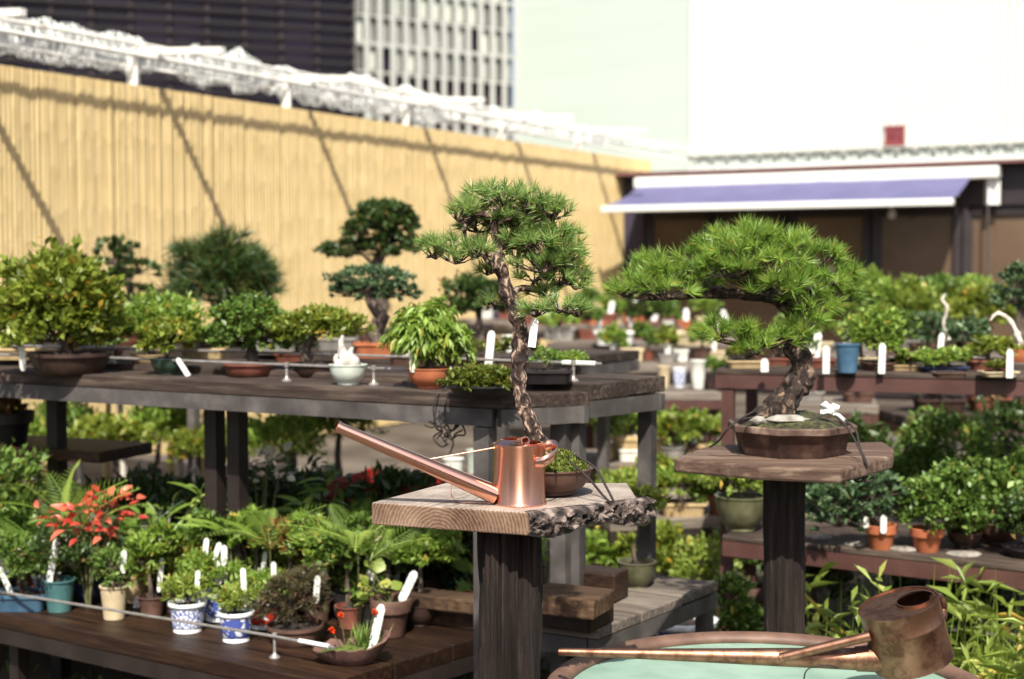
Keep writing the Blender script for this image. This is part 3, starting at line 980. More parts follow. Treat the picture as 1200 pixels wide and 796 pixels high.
MB().tube([sp_(3.35, .35, 2.11), sp_(3.35, .28, 2.2), sp_(3.35, .0, 2.22)], .012, 6).build('bracket', SHOPFR, lamp)
dp = MB().tube([sp_(4.3, .12, 2.13), sp_(4.31, .12, 1.2), sp_(4.31, .12, 0)], .012, 6).build('crank_rod', STEEL)
tag(dp, 'thin grey crank rod hanging from the awning end', 'rod')

# ================================================================== BENCHES
def xy(p):
    return (p[0], p[1])
def bench(name, label, FL, FR_, BR, BL, z, planks=2, th=.042, steel=.05, legs=(), wood=None, metal=None, leg=.045, over=.012, group=None, gap=.006, foot=0.0, inner_legs=True, legz=0.0, rails=True):
    """FL.. are the four plan corners, z the height of the wooden top"""
    FL, FR_, BR, BL = [Vector((p[0], p[1], 0)) for p in (FL, FR_, BR, BL)]
    wood = wood or W_BENCH; metal = metal or STEEL
    d = (FR_ - FL).normalized()
    t = thing(name, label, 'bench', FL, math.atan2(d.y, d.x), group)
    for k in range(planks):
        a, b = k / planks, (k + 1) / planks
        g = gap / max((BL - FL).length, .01)
        a2, b2 = a + (g if k else 0), b
        lift = random.uniform(-.004, .004) if k else 0
        poly = [FL.lerp(BL, a2), FR_.lerp(BR, a2), FR_.lerp(BR, b2), FL.lerp(BL, b2)]
        MB().prism([xy(p) for p in poly], z - th + lift, z + lift).build('plank', wood, t, bevel=.004)
    zc = z - th - steel / 2 - .001
    inn = Vector((0, 0, 0))
    n1 = Vector((-d.y, d.x, 0))
    if rails:
        for (p, q) in ((FL, FR_), (FR_, BR), (BR, BL), (BL, FL)):
            dd = (q - p).normalized()
            n2 = Vector((-dd.y, dd.x, 0)) * .016
            MB().bar(p + n2 + dd * .001 + Vector((0, 0, zc)), q + n2 - dd * .033 + Vector((0, 0, zc)), .03, steel).build('frame_rail', metal, t)
    for lg in legs:
        u, v = lg[:2]
        p = (FL.lerp(FR_, u)).lerp(BL.lerp(BR, u), v)
        ctr = (FL + FR_ + BR + BL) / 4
        p = p + (ctr - p).normalized() * leg * .95
        MB().box((p.x, p.y, (z - th - steel * (1 if rails else 0) - .004 + legz) / 2), (leg, leg, z - th - steel * (1 if rails else 0) - .004 - legz), math.atan2(d.y, d.x)).build('leg', STEEL_DARK if len(lg) > 2 else metal, t)
    return t

ZA, ZB = 1.13, 1.149
A_FR = at_z(588, 463, ZA); A_BR = at_z(690.5, 458, ZA)
A_far = at_z(0, 434.5, ZA)
A_FL = A_FR + (A_far - A_FR) * 1.35
A_BL = A_FL + (A_BR - A_FR)
bench('display_bench', 'long weathered wooden bench on a grey steel frame holding the front row of bonsai', A_FL, A_FR, A_BR, A_BL, ZA, 2,
      legs=((.206, .9, 1), (.515, .9, 1), (.55, .9, 1), (.99, .06), (.99, .95)), leg=.05)
B_FR = at_z(693, 450, ZB); B_BR = at_z(780, 442, ZB)
dA = (A_FR - A_far).normalized()
B_FR = A_BR + (B_FR - A_BR).normalized() * .012 + Vector((0, 0, 0)); B_FR.z = ZB
B_BR = at_z(780, 442, ZB)
B_FL = B_FR - dA * 3.3; B_BL = B_BR - dA * 3.3
bench('display_bench', 'narrow dark-topped bench set slightly higher behind the long front bench', B_FL, B_FR, B_BR, B_BL, ZB, 2,
      legs=((.996, .03), (.996, .99), (.12, .9, 1)), wood=W_BENCH, leg=.046, th=.05)
# third row, nearer the fence
ZC = 1.10
C_FR = at_z(640, 424, ZC); C_FL = at_z(-120, 398, ZC)
bench('display_bench', 'bench in the third row below the bamboo fence carrying taller bonsai', C_FL, C_FR, C_FR + E2 * .9, C_FL + E2 * .9, ZC, 4,
      legs=((.05, .05), (.5, .05), (.95, .05), (.5, .95), (.97, .95)), wood=W_BENCH)
# low bench with the small pots
ZL = 0.35
L_a = at_z(0, 712, ZL); L_b = at_z(322, 779, ZL)
dL = (L_b - L_a).normalized()
L_FR = at_z(385, 800, ZL); L_FL = L_FR - dL * 2.9
L_BR = at_z(600, 735, ZL)
eL = (L_BR - L_FR)
L_BR = L_FR + eL.normalized() * 1.5
bench('low_bench', 'low stained and shade-darkened plank bench crowded with small pots and labels', L_FL, L_FR, L_BR, L_FL + (L_BR - L_FR), ZL, 6,
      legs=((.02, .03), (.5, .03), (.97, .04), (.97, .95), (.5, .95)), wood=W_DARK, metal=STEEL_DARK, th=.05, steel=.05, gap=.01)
# the shelf under the narrow bench
ZS = 0.50
S_FR = at_z(700, 738, ZS); S_BR = at_z(842, 683, ZS)
S_FL = S_FR - dA * .32; S_BL = S_BR - dA * .32
bench('low_shelf', 'grey plank shelf under the bench corner holding an olive pot', S_FL, S_FR, S_BR, S_BL, ZS, 3, wood=W_GREY, metal=STEEL, th=.03, steel=.05,
      legs=((.99, .98), (.99, .05), (.1, .95)))
# right-hand brown steel bench in two tiers
ZD = 1.11
D_FL = at_z(838, 433, ZD); D_FRp = at_z(1200, 441, ZD)
D_FR = D_FL + (D_FRp - D_FL) * 1.5
dD = (D_FR - D_FL).normalized(); nD = Vector((-dD.y, dD.x, 0))
bench('display_bench', 'brown steel bench on the right crowded with bonsai and white labels', D_FL, D_FR, D_FR + nD * .7, D_FL + nD * .7, ZD, 4,
      legs=((.004, .02), (.004, .98), (.98, .98)), wood=W_BENCH, metal=STEEL_RED, th=.018, steel=.05, leg=.045)
ZD2 = 0.525
D2_FL = at_z(846, 627, ZD2); D2_FR = D2_FL + (at_z(1200, 664, ZD2) - D2_FL) * 1.4
dd2 = (D2_FR - D2_FL).normalized(); nd2 = Vector((-dd2.y, dd2.x, 0))
bench('low_shelf', 'lower brown steel shelf on the right with two terracotta pots', D2_FL, D2_FR, D2_FR + nd2 * .75, D2_FL + nd2 * .75, ZD2, 4,
      legs=((.02, .9), (.5, .98), (.98, .9)), wood=W_BENCH, metal=STEEL_RED, th=.02, steel=.055)
# tables farther back
def table(label, px0, py0, px1, py1, z, depth, wood, metal, planks=4, **k):
    a, b = at_z(px0, py0, z), at_z(px1, py1, z)
    d = (b - a).normalized(); n = Vector((-d.y, d.x, 0))
    return bench('plant_table', label, a, b, b + n * depth, a + n * depth, z, planks, wood=wood, metal=metal, legs=((.03, .05), (.97, .05), (.97, .95), (.03, .95), (.5, .05)), **k)
table('pale wooden table in the middle distance between the two pines', 640, 402, 862, 406, .95, 1.2, W_GREY, STEEL_DARK)
table('grey table in the middle distance with white pots under the pine', 700, 462, 846, 460, .80, .55, W_GREY, STEEL_RED)
table('low pale table standing in sun behind the bench corner', 715, 612, 870, 606, .42, .7, W_GREY, STEEL_DARK)
table('far table of red-brown pots at the foot of the fence', 610, 384, 800, 382, 1.0, 1.0, W_GREY, STEEL_DARK)
table('back table of pale maples in front of the shop', 905, 418, 1290, 426, 1.0, 1.5, W_GREY, STEEL_DARK, planks=5)
table('dark table seen under the brown bench on the right', 925, 474, 1030, 476, .82, .5, W_GREY, STEEL_RED)
table('weathered table under the brown bench at the far right', 1060, 488, 1240, 486, .78, .5, W_BENCH, STEEL_RED)
table('low table in sunlight seen beneath the left bench', -60, 560, 300, 575, .30, 1.2, W_GREY, STEEL_DARK)

# ================================================================== NEAR STAND, COPPER CAN, PINE
ZP = 1.0
def m_endgrain():
    m, nt, bs = nodes_of('weathered_oak_slab')
    tc = N(nt, 'ShaderNodeTexCoord')
    mp = N(nt, 'ShaderNodeMapping')
    mp.inputs['Location'].default_value = (0, -0.10, -0.935)
    nt.links.new(tc.outputs['Object'], mp.inputs[0])
    w = N(nt, 'ShaderNodeTexWave', wave_type='RINGS', rings_direction='X')
    w.inputs['Scale'].default_value = 42
    w.inputs['Distortion'].default_value = 4.0
    w.inputs['Detail'].default_value = 3
    w.inputs['Detail Scale'].default_value = 1.6
    nt.links.new(mp.outputs[0], w.inputs['Vector'])
    f = noise_tex(nt, 9, 5, 0.6)
    fib = noise_tex(nt, 150, 4, 0.6, mapscale=(.05, 1, 1))
    a = N(nt, 'ShaderNodeMath', operation='MULTIPLY_ADD')
    nt.links.new(w.outputs['Fac'], a.inputs[0]); a.inputs[1].default_value = .22; nt.links.new(f, a.inputs[2])
    b = N(nt, 'ShaderNodeMath', operation='MULTIPLY_ADD')
    nt.links.new(fib, b.inputs[0]); b.inputs[1].default_value = .3; nt.links.new(a.outputs[0], b.inputs[2])
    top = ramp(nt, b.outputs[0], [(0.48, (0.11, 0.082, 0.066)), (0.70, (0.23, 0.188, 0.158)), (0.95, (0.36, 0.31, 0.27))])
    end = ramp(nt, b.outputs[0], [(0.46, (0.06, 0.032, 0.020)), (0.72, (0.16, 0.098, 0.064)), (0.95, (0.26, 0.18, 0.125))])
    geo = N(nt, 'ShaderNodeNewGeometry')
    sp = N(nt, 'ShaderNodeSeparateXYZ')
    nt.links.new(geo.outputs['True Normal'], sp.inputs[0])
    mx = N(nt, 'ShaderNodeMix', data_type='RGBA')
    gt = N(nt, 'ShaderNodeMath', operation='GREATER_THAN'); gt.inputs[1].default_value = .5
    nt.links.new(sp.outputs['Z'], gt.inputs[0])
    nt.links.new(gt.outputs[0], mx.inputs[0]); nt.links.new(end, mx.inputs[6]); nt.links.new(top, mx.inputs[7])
    nt.links.new(mx.outputs[2], bs.inputs['Base Color'])
    bs.inputs['Roughness'].default_value = .85
    bs.inputs['Specular IOR Level'].default_value = .25
    bump(nt, bs, b.outputs[0], .35, .004)
    return m
SLAB = m_endgrain()
LIVE = mat_noise('live_edge_bark', (0.010, 0.006, 0.005), (0.10, 0.073, 0.062), 38, .9, 0, 1.0, .012, c3=(0.27, 0.22, 0.195), lo=.40, hi=.66)

f1, f2, r3 = at_z(435, 589, ZP), at_z(618, 601, ZP), at_z(763, 584, ZP)
k4, k5 = at_z(735, 566, ZP), at_z(522, 566, ZP)
ang = math.atan2(k5.y - f1.y, k5.x - f1.x)           # the board runs away from the end-grain face
post_c = Vector((at_y(599, 640, 2.985).x, 2.985, 0))
stand = thing('plank_stand', 'stump stand with a thick live-edge plank carrying the bright copper can and pine', 'stand', post_c, ang)
TH = .047
poly = [f1, f2, r3 - Vector((.03, 0, 0)), k4, k5]
MB().prism([xy(p) for p in poly], ZP - TH, ZP).build('plank', SLAB, stand, bevel=.003)
# live edge: a knobbly strip of bark along the right side
vs, fs = [], []
NU, NV = 150, 20
for i in range(NU + 1):
    u = i / NU
    p = f2.lerp(r3, u)
    out = Vector(((r3 - f2).y, -(r3 - f2).x, 0)).normalized()
    bow = .012 * math.sin(u * 7.3) + .018 * math.sin(u * math.pi)
    for j in range(NV + 1):
        v = j / NV
        q = Vector((u * 9.5, v * 1.6 + u * 2.2, 0))
        n1 = noise.ridged_multi_fractal(q * 1.25 + Vector((3, 1, 4)), .9, 2.1, 4, 1.0, 2.0)
        n2 = noise.noise(Vector((u * 30, v * 6, 4))) + .7 * noise.noise(Vector((u * 64, v * 11, 9)))
        prof = math.sin(math.pi * min(max(v * .9 + .08, 0), 1)) ** .6
        o_ = (.003 + bow) * prof + (.018 * (n1 - .9) + .006 * n2) * prof
        z_ = ZP + .001 - v * TH * (1.05 + .2 * math.sin(u * 9)) + .003 * n2 * prof
        if j == 0:
            o_, z_ = -.012, ZP + .002
        if j == NV:
            o_, z_ = -.03, ZP - TH - .001
        vs.append(p + out * o_ + Vector((0, 0, z_ - ZP)))
for i in range(NU):
    for j in range(NV):
        fs.append((i * (NV + 1) + j, i * (NV + 1) + j + 1, (i + 1) * (NV + 1) + j + 1, (i + 1) * (NV + 1) + j))
MB().add(vs, fs).build('bark_edge', LIVE, stand, smooth=60)
# the stump post: fluted old wood
def stump(parent, c, r, z0, z1, mat, flute=.16, seg=40, rows=46, seed=0, name='post'):
    vs, fs = [], []
    for i in range(rows + 1):
        z = z0 + (z1 - z0) * i / rows
        for k in range(seg):
            a = 2 * math.pi * k / seg
            n = noise.noise(Vector((math.cos(a) * 2.2, math.sin(a) * 2.2, z * 1.6 + seed)))
            n2 = noise.ridged_multi_fractal(Vector((math.cos(a) * 3.4, math.sin(a) * 3.4, z * 1.1 + seed * 3)), .9, 2.0, 4, 1.0, 2.0)
            n3 = noise.noise(Vector((math.cos(a) * 9, math.sin(a) * 9, z * 3.5 + seed)))
            rr = r * (1 + flute * n + flute * .55 * (n2 - 1.0) + flute * .35 * n3)
            vs.append(Vector((c.x + math.cos(a) * rr, c.y + math.sin(a) * rr, z)))
    for i in range(rows):
        for k in range(seg):
            fs.append((i * seg + k, i * seg + (k + 1) % seg, (i + 1) * seg + (k + 1) % seg, (i + 1) * seg + k))
    fs.append(tuple(range(rows * seg, (rows + 1) * seg)))
    return MB().add(vs, fs).build(name, mat, parent, smooth=60)
stump(stand, post_c, .060, 0, ZP - TH - .001, W_POST, .42, seg=80, rows=100, seed=4)

# ---- bright copper can
def m_copper(name, c1, c2, rough, scale, brushed=0.0, patina=None):
    m, nt, bs = nodes_of(name)
    f = noise_tex(nt, scale, 5, .6)
    col = ramp(nt, f, [(.3, c1), (.7, c2)])
    if patina:
        g = noise_tex(nt, 22, 6, .7)
        pf = ramp(nt, g, [(.45, (0, 0, 0)), (.62, (1, 1, 1))])
        mx = N(nt, 'ShaderNodeMix', data_type='RGBA')
        nt.links.new(pf, mx.inputs[0]); nt.links.new(col, mx.inputs[6]); mx.inputs[7].default_value = (*patina, 1)
        col = mx.outputs[2]
        r = N(nt, 'ShaderNodeMapRange'); r.inputs['To Min'].default_value = rough; r.inputs['To Max'].default_value = rough + .25
        nt.links.new(g, r.inputs[0]); nt.links.new(r.outputs[0], bs.inputs['Roughness'])
    else:
        bs.inputs['Roughness'].default_value = rough
    nt.links.new(col, bs.inputs['Base Color'])
    bs.inputs['Metallic'].default_value = 1.0
    if brushed:
        h = noise_tex(nt, 40, 3, .5, mapscale=(1, 1, 14))
        bump(nt, bs, h, brushed, .0006)
    return m
COPPER = m_copper('bright_copper', (0.90, 0.47, 0.33), (0.95, 0.57, 0.43), .17, 6, .06)
COPPER_BRUSHED = m_copper('brushed_copper', (0.84, 0.41, 0.27), (0.92, 0.50, 0.36), .26, 6, .12)
_nt = COPPER_BRUSHED.node_tree
_tg = N(_nt, 'ShaderNodeTangent', direction_type='RADIAL', axis='Z')
_nt.links.new(_tg.outputs[0], _nt.nodes['Principled BSDF'].inputs['Tangent'])
_nt.nodes['Principled BSDF'].inputs['Anisotropic'].default_value = .9
_nt.nodes['Principled BSDF'].inputs['Anisotropic Rotation'].default_value = .25
COPPER_OLD = m_copper('aged_copper', (0.27, 0.14, 0.09), (0.40, 0.225, 0.15), .33, 9, 0, (0.15, 0.075, 0.048))

def can_top(mb, m, r, z, hole_c, hole_r, rise=0.0, n=36):
    """flat top plate with an offset round filling hole"""
    vs, fs = [], []
    for k in range(n):
        a = 2 * math.pi * k / n
        vs.append(m @ Vector((math.cos(a) * r, math.sin(a) * r, z)))
    for (rr, dz) in ((hole_r, 0), (hole_r, rise), (hole_r * .93, rise)):
        for k in range(n):
            a = 2 * math.pi * k / n
            vs.append(m @ Vector((hole_c[0] + math.cos(a) * rr, hole_c[1] + math.sin(a) * rr, z + dz)))
    for j in range(3):
        for k in range(n):
            fs.append((j * n + k, j * n + (k + 1) % n, (j + 1) * n + (k + 1) % n, (j + 1) * n + k))
    return mb.add(vs, fs)

cb = at_z(609, 590, ZP)                    # foot of the can
s = mpp(cb)
R1, H1 = 30.5 * s, 71 * s
can = thing('watering_can', 'bright polished copper watering can with a long straight spout on the live-edge plank', 'watering can', cb, 0)
I4 = Matrix.Translation(cb)
MB().lathe(cb, [(R1 * 1.02, 0), (R1 * 1.04, .003), (R1 * 1.0, .008), (R1, H1 - .008), (R1 * 1.02, H1 - .005), (R1 * 1.02, H1), (R1 * .97, H1), (R1 * .965, .006), (.001, .005)], 56).build('body', COPPER_BRUSHED, can, smooth=40)
can_top(MB(), I4, R1 * .975, H1 - .002, (R1 * .26, -R1 * .05), R1 * .62, .004).build('top_plate', COPPER, can, smooth=40)
# half hood over the spout side of the mouth
hv, hf = [], []
for i in range(13):
    a = math.radians(70 + 220 * i / 12)
    for j in range(5):
        v = j / 4
        rr = R1 * (1.0 - .45 * v)
        hv.append(cb + Vector((math.cos(a) * rr - R1 * .12 * v, math.sin(a) * rr, H1 + R1 * .16 * math.sin(v * 1.4))))
hf = [(i * 5 + j, i * 5 + j + 1, (i + 1) * 5 + j + 1, (i + 1) * 5 + j) for i in range(12) for j in range(4)]
MB().add(hv, hf).build('hood', COPPER, can, smooth=True)
tip = at_y(397, 501, cb.y - .06)
root = cb + Vector((-R1 * .9, -R1 * .25, .020))
dsp = (tip - root)
sp_pts = [root + dsp * (i / 10) for i in range(11)]
MB().tube(sp_pts, lerp_list([11.5 * s, 9.6 * s, 8.3 * s, 7.2 * s, 6.3 * s], 11), 20).build('spout', COPPER, can, smooth=40)
MB().lathe((0, 0, 0), [(7.2 * s, 0), (7.2 * s, .006), (5.4 * s, .006), (5.4 * s, -.02)], 18, m=Matrix.Translation(tip - dsp.normalized() * .002) @ dsp.to_track_quat('Z', 'Y').to_matrix().to_4x4()).build('spout_ring', COPPER, can, smooth=40)
MB().tube([cb + Vector((-R1, 0, H1 - .01)), root + dsp * .44 + Vector((0, 0, 7 * s))], .0014, 6).build('brace', COPPER, can)
# strap handle at the back
strap = spline([cb + Vector((R1 * .55, -R1 * .84, H1 - .035)), cb + Vector((R1 * 1.0, -R1 * .95, H1 - .030)), cb + Vector((R1 * 1.42, -R1 * .55, H1 - .014)), cb + Vector((R1 * 1.30, -R1 * .1, H1 - .004)), cb + Vector((R1 * .98, 0, H1 - .006))], 5)
hm = MB()
vs, fs = [], []
for i, p in enumerate(strap):
    w = .0115
    up_ = Vector((.12, -.1, 1)).normalized()
    vs += [p - up_ * w, p + up_ * w]
fs = [(2 * i, 2 * i + 2, 2 * i + 3, 2 * i + 1) for i in range(len(strap) - 1)]
hm.add(vs, fs)
ho = hm.build('handle', COPPER, can, smooth=True)
so = ho.modifiers.new('solidify', 'SOLIDIFY'); so.thickness = .0016
# rolled loop on the mouth
lp = cb + Vector((R1 * .12, -R1 * .55, H1 + .007))
MB().lathe((0, 0, 0), [(.0095, -.012), (.0095, .012), (.0078, .012), (.0078, -.012)], 18, close=True, m=Matrix.Translation(lp) @ Matrix.Rotation(math.radians(75), 4, 'X') @ Matrix.Rotation(math.radians(25), 4, 'Y')).build('rolled_grip', COPPER, can, smooth=40)
# a loop of fine copper wire lying on the plank
wpts = [at_z(577, 590, ZP + .002), at_z(555, 589, ZP + .002), at_z(536, 588, ZP + .002), at_z(529, 580, ZP + .002), at_y(531, 566, 3.0), at_y(548, 574, 2.98), at_y(560, 572, 3.0)]
wo = MB().tube(spline(wpts, 6), .0011, 5).build('copper_wire', COPPER, None, smooth=True)
tag(wo, 'thin loop of copper wire lying under the bright can spout', 'wire')

# ---- hero pines
def pine(name, label, base, z, potspec, trunk, limbs, pads, needle, leafmat, bark, thick, group=None, tuft=1.0, per=36, potrz=0.0, potc=None, depth_scale=.85, soilmat=None, oval=1.0):
    p0 = at_z(base[0], base[1], z)
    s = mpp(p0)
    t = thing(name, label, 'bonsai', p0, 0.0, group)
    style, w, h, mat = potspec
    pot, rs, zs = add_pot(t, style, w * s, h * s, mat, p0, potrz, oval)
    def pt(q):
        return Vector((p0.x + (q[0] - base[0]) * s, p0.y + (q[3] if len(q) > 3 else 0) * s, p0.z + (base[1] - q[1]) * s))
    pth = spline([pt(q) for q in trunk], 14)
    rad = lerp_list([q[2] * s * thick for q in trunk], len(pth))
    MB().tube(pth, rad, 22, jitter=.5).build('trunk', bark, t, smooth=60)
    skel = list(pth)
    for lb in limbs:
        lp_ = spline([pt(q) for q in lb], 6)
        MB().tube(lp_, lerp_list([q[2] * s * thick for q in lb], len(lp_)), 9, jitter=.35).build('branch', bark, t, smooth=60)
        skel += lp_
    lv = Leaves(); tw = MB()
    L, W, dens = needle
    for pd in pads:
        cx, cy, rx, ry = pd[:4]
        dy = pd[4] if len(pd) > 4 else 0
        c = pt((cx, cy, 0, dy))
        n = max(8, int(dens * rx * ry / 100 * tuft))
        cc = tuft_needles(lv, c, (rx * s * .97, rx * s * depth_scale, ry * s * .82), n, L * s, W * s, per=per, up=.75, flat=.25, cone=1.0)
        hub = min(skel, key=lambda e: (e - c).length)
        low = c - Vector((0, 0, ry * s * .5))
        tw.tube(spline([hub, (hub + low) / 2 + Vector((0, 0, -.1 * ry * s)), low], 3), lerp_list([3.2 * s, 2.0 * s], 7), 6)
        for q in cc:
            q = Vector(q)
            mid = low.lerp(q, .55) - Vector((0, 0, .12 * ry * s))
            tw.tube([low, mid, q], [1.2 * s, .85 * s, .6 * s], 4, cap=False)
    tw.build('twigs', bark, t, smooth=True, kind='stuff')
    lv.build('needles', LEAF[leafmat], t)
    return t, p0, s, rs, zs

trunk1 = [(642, 556, 22), (636, 535, 17), (626, 510, 13.5), (616, 480, 11.5), (609, 455, 10.5), (607, 430, 10), (610, 405, 10.5), (608, 380, 11), (602, 358, 11), (594, 340, 10.5), (589, 320, 10), (585, 302, 9), (583, 285, 7), (578, 265, 6.5), (581, 248, 6), (590, 238, 4)]
limbs1 = [
    [(586, 304, 5), (572, 297, 4.6), (556, 287, 4.2), (543, 283, 4), (527, 290, 3.4), (510, 299, 2.6), (500, 302, 1.8)],
    [(580, 258, 5), (566, 252, 4.6), (553, 258, 4.4), (545, 268, 4), (545, 282, 3.5)],
    [(584, 290, 5, 10), (605, 290, 4.4, 20), (628, 300, 3.8, 20), (652, 305, 3, 15), (668, 298, 2)],
    [(596, 345, 5.5, 5), (612, 338, 5, 15), (632, 340, 4.5, 20), (655, 332, 3, 20), (672, 335, 2, 20)],
    [(604, 366, 5, -4), (622, 362, 4, -10), (645, 361, 3.4, -14), (668, 366, 2.4, -14), (682, 365, 1.6, -14)],
    [(590, 322, 4.5), (578, 312, 4, -15), (566, 300, 3, -25), (556, 292, 2, -30)],
    [(583, 262, 4), (603, 255, 3.6), (625, 252, 3), (645, 252, 2)],
]
pads1 = [(590, 232, 42, 17), (556, 247, 36, 13), (536, 254, 24, 10), (622, 243, 34, 17), (648, 250, 24, 16), (600, 258, 44, 16, 20), (580, 262, 30, 12, 10),
         (511, 297, 21, 14), (535, 302, 26, 15, -12), (523, 288, 24, 10, 14), (560, 296, 20, 12, -25), (572, 288, 20, 12, 20),
         (616, 285, 32, 17, 8), (640, 290, 36, 20), (662, 305, 24, 18), (636, 312, 36, 15, -6), (606, 298, 26, 13, 30), (560, 268, 22, 10, 25), (600, 272, 36, 14, 35), (655, 275, 22, 14, 8), (656, 328, 30, 15, 10),
         (676, 332, 16, 13, 12), (655, 360, 32, 11, -14), (676, 366, 15, 9, -14), (627, 366, 24, 9, -16), (576, 356, 10, 6, 16), (570, 318, 12, 8, 24), (640, 345, 24, 9, 20), (626, 325, 18, 10, 12)]
t1, p01, s1, rs1, zs1 = pine('pine_bonsai', 'tall slender pine bonsai in a low brown bowl behind the bright copper can', (647, 578), ZP + .003, ('bowl', 98, 31, 'brown'),
                             trunk1, limbs1, pads1, (21, 1.3, 4.3), 'pine', BARK, .8, per=34)
add_soil(t1, p01, rs1 * 1.02, zs1, .10)
mm = add_soil(t1, p01 + Vector((.012, -.012, .004)), rs1 * .86, zs1, .62, MOSS, name='moss', seg=28)
lvm = Leaves()
nm = 1500
aa = rng.random(nm) * 2 * np.pi; rr_ = np.sqrt(rng.random(nm)) * rs1 * .84
P = np.stack([p01.x + .012 + np.cos(aa) * rr_, p01.y - .012 + np.sin(aa) * rr_, p01.z + .004 + zs1 + .60 * rs1 * .86 * (1 - (rr_ / (rs1 * .86)) ** 2)], 1)
lvm.blades(P, rng.normal(size=(nm, 3)) * .6 + np.array([0, 0, 1.0]), 5 * s1, 2.4 * s1, rng.random(nm))
lvm.build('moss_tufts', LEAF['moss'], t1)
# yellowing needles at the back of the crown
lvy = Leaves()
for (cx, cy, rx, ry) in ((662, 285, 16, 26), (652, 318, 26, 20), (678, 322, 12, 20)):
    c = Vector((p01.x + (cx - 647) * s1, p01.y + 48 * s1, p01.z + (578 - cy) * s1))
    tuft_needles(lvy, c, (rx * s1, rx * s1 * .7, ry * s1), 16, 24 * s1, 1.25 * s1, per=26, flat=.5)
lvy.build('yellow_needles', LEAF['yellow'], t1)['label'] = 'yellowing needles at the back of the crown'
q = at_y(624, 372, p01.y - .02)
tag_mesh(MB(), at_y(623, 407, p01.y - .03), 34 * s1, 9 * s1, .12).build('plant_label', WHITE_PLASTIC, t1)

# rope holding the pine's bowl to the plank
rope_i = 0
def rope(label, pts, r=.0026, seg=6):
    o = MB().tube(spline(pts, 7), r, seg).build('rope', ROPE, None, smooth=True)
    return tag(o, label, 'rope', 'black tie ropes')
kp = at_y(716, 601, 2.995)
rope('black rope running from the slender pine bowl to a knot under the live edge', [at_y(668, 541, 3.0), at_y(690, 561, 2.97), at_y(706, 580, 2.965), at_y(717, 592, 2.963), at_y(719, 606, 2.985), at_y(709, 606, 2.99)])
rope('second black rope from the slender pine bowl over the bark edge', [at_y(673, 533, 3.05), at_y(697, 548, 3.02), at_y(710, 570, 2.985), at_y(719, 588, 2.965), at_y(722, 602, 2.975), at_y(714, 612, 2.99), at_y(703, 604, 3.0)])
kn = MB()
for k in range(4):
    c = at_y(716 + k * 2 - 4, 603 + (k % 2) * 4, 2.965)
    kn.tube(spline([c + Vector((math.cos(a) * .010, .004 * math.sin(2 * a + k), math.sin(a) * .008)) for a in np.linspace(0, 5.6, 8)], 3), .0028, 5)
tag(kn.build('rope_knot', ROPE, None, smooth=True), 'tangled black rope knot below the live edge of the near plank', 'rope')

# rope hanging over the bench edge
pb = at_z(515, 459, ZA)
def bq(px, py, dy=0):
    return at_y(px, py, pb.y + dy)
rope('black rope loop hanging over the front edge of the long bench', [bq(530, 448, .08), bq(522, 455, .03), bq(511, 466, -.03), bq(508, 484, -.035), bq(513, 500, -.03), bq(520, 490, -.035), bq(522, 472, -.033), bq(528, 460, .0), bq(540, 448, .08)])
rope('frayed black rope tails below the long bench edge', [bq(497, 498, -.03), bq(505, 501, -.03), bq(514, 499, -.035), bq(522, 503, -.03), bq(531, 518, -.02), bq(527, 532, -.01)])
tk = MB()
for k in range(5):
    c = bq(512 + k * 6, 505 + (k * 7) % 9, -.015)
    tk.tube(spline([c + Vector((math.cos(a * 1.3 + k) * random.uniform(.004, .03), random.uniform(-.01, .01), math.sin(a * .8 + k * 2) * random.uniform(.006, .034))) for a in np.linspace(0, 6.0, 9)], 3), .0028, 5)
tag(tk.build('rope_knot', ROPE, None, smooth=True), 'black rope tangle tied under the long bench beside the pine trunk', 'rope')

# ================================================================== FAR STAND AND SECOND PINE
g = [at_z(789, 537, ZP), at_z(832, 521, ZP), at_z(1036, 518, ZP), at_z(1048, 526, ZP), at_z(1046, 534, ZP), at_z(985, 550, ZP), at_z(890, 546, ZP)]
pc2 = at_y(920, 600, 3.72); pc2.z = 0
stand2 = thing('plank_stand', 'dark post stand with a broad worn slab carrying the spreading pine', 'stand', pc2, math.radians(-6))
MB().prism([xy(p) for p in g], ZP - .037, ZP).build('slab', mat_wood('slab_wood', (0.026, 0.013, 0.009), (0.085, 0.050, 0.035), (0.24, 0.18, 0.135), scale=9, bstr=.8), stand2, bevel=.007)
stump(stand2, pc2, .051, 0, ZP - .0385, W_POST, .20, seg=64, rows=80, seed=11)

trunk2 = [(908, 494, 26), (916, 478, 21), (928, 458, 17), (938, 438, 15), (936, 420, 15), (928, 402, 13), (932, 385, 11), (926, 368, 10), (908, 352, 10), (890, 340, 9), (880, 322, 8), (884, 300, 6), (890, 285, 4)]
limbs2 = [
    [(900, 348, 8), (875, 346, 7.5), (845, 344, 7), (812, 346, 6), (780, 348, 5), (750, 348, 4), (728, 345, 2.5)],
    [(930, 372, 7), (945, 350, 6), (962, 338, 4), (980, 330, 2.5)],
    [(926, 395, 6, -8), (905, 398, 5, -20), (880, 402, 4, -25), (850, 400, 3, -25), (832, 396, 2, -25)],
    [(884, 318, 6), (905, 308, 5), (930, 304, 4), (955, 306, 2.5)],
    [(880, 322, 6), (855, 312, 5), (830, 308, 4), (805, 312, 2.5)],
    [(935, 425, 6), (930, 450, 8, -14), (921, 470, 10, -16), (918, 490, 9, -18)],
]
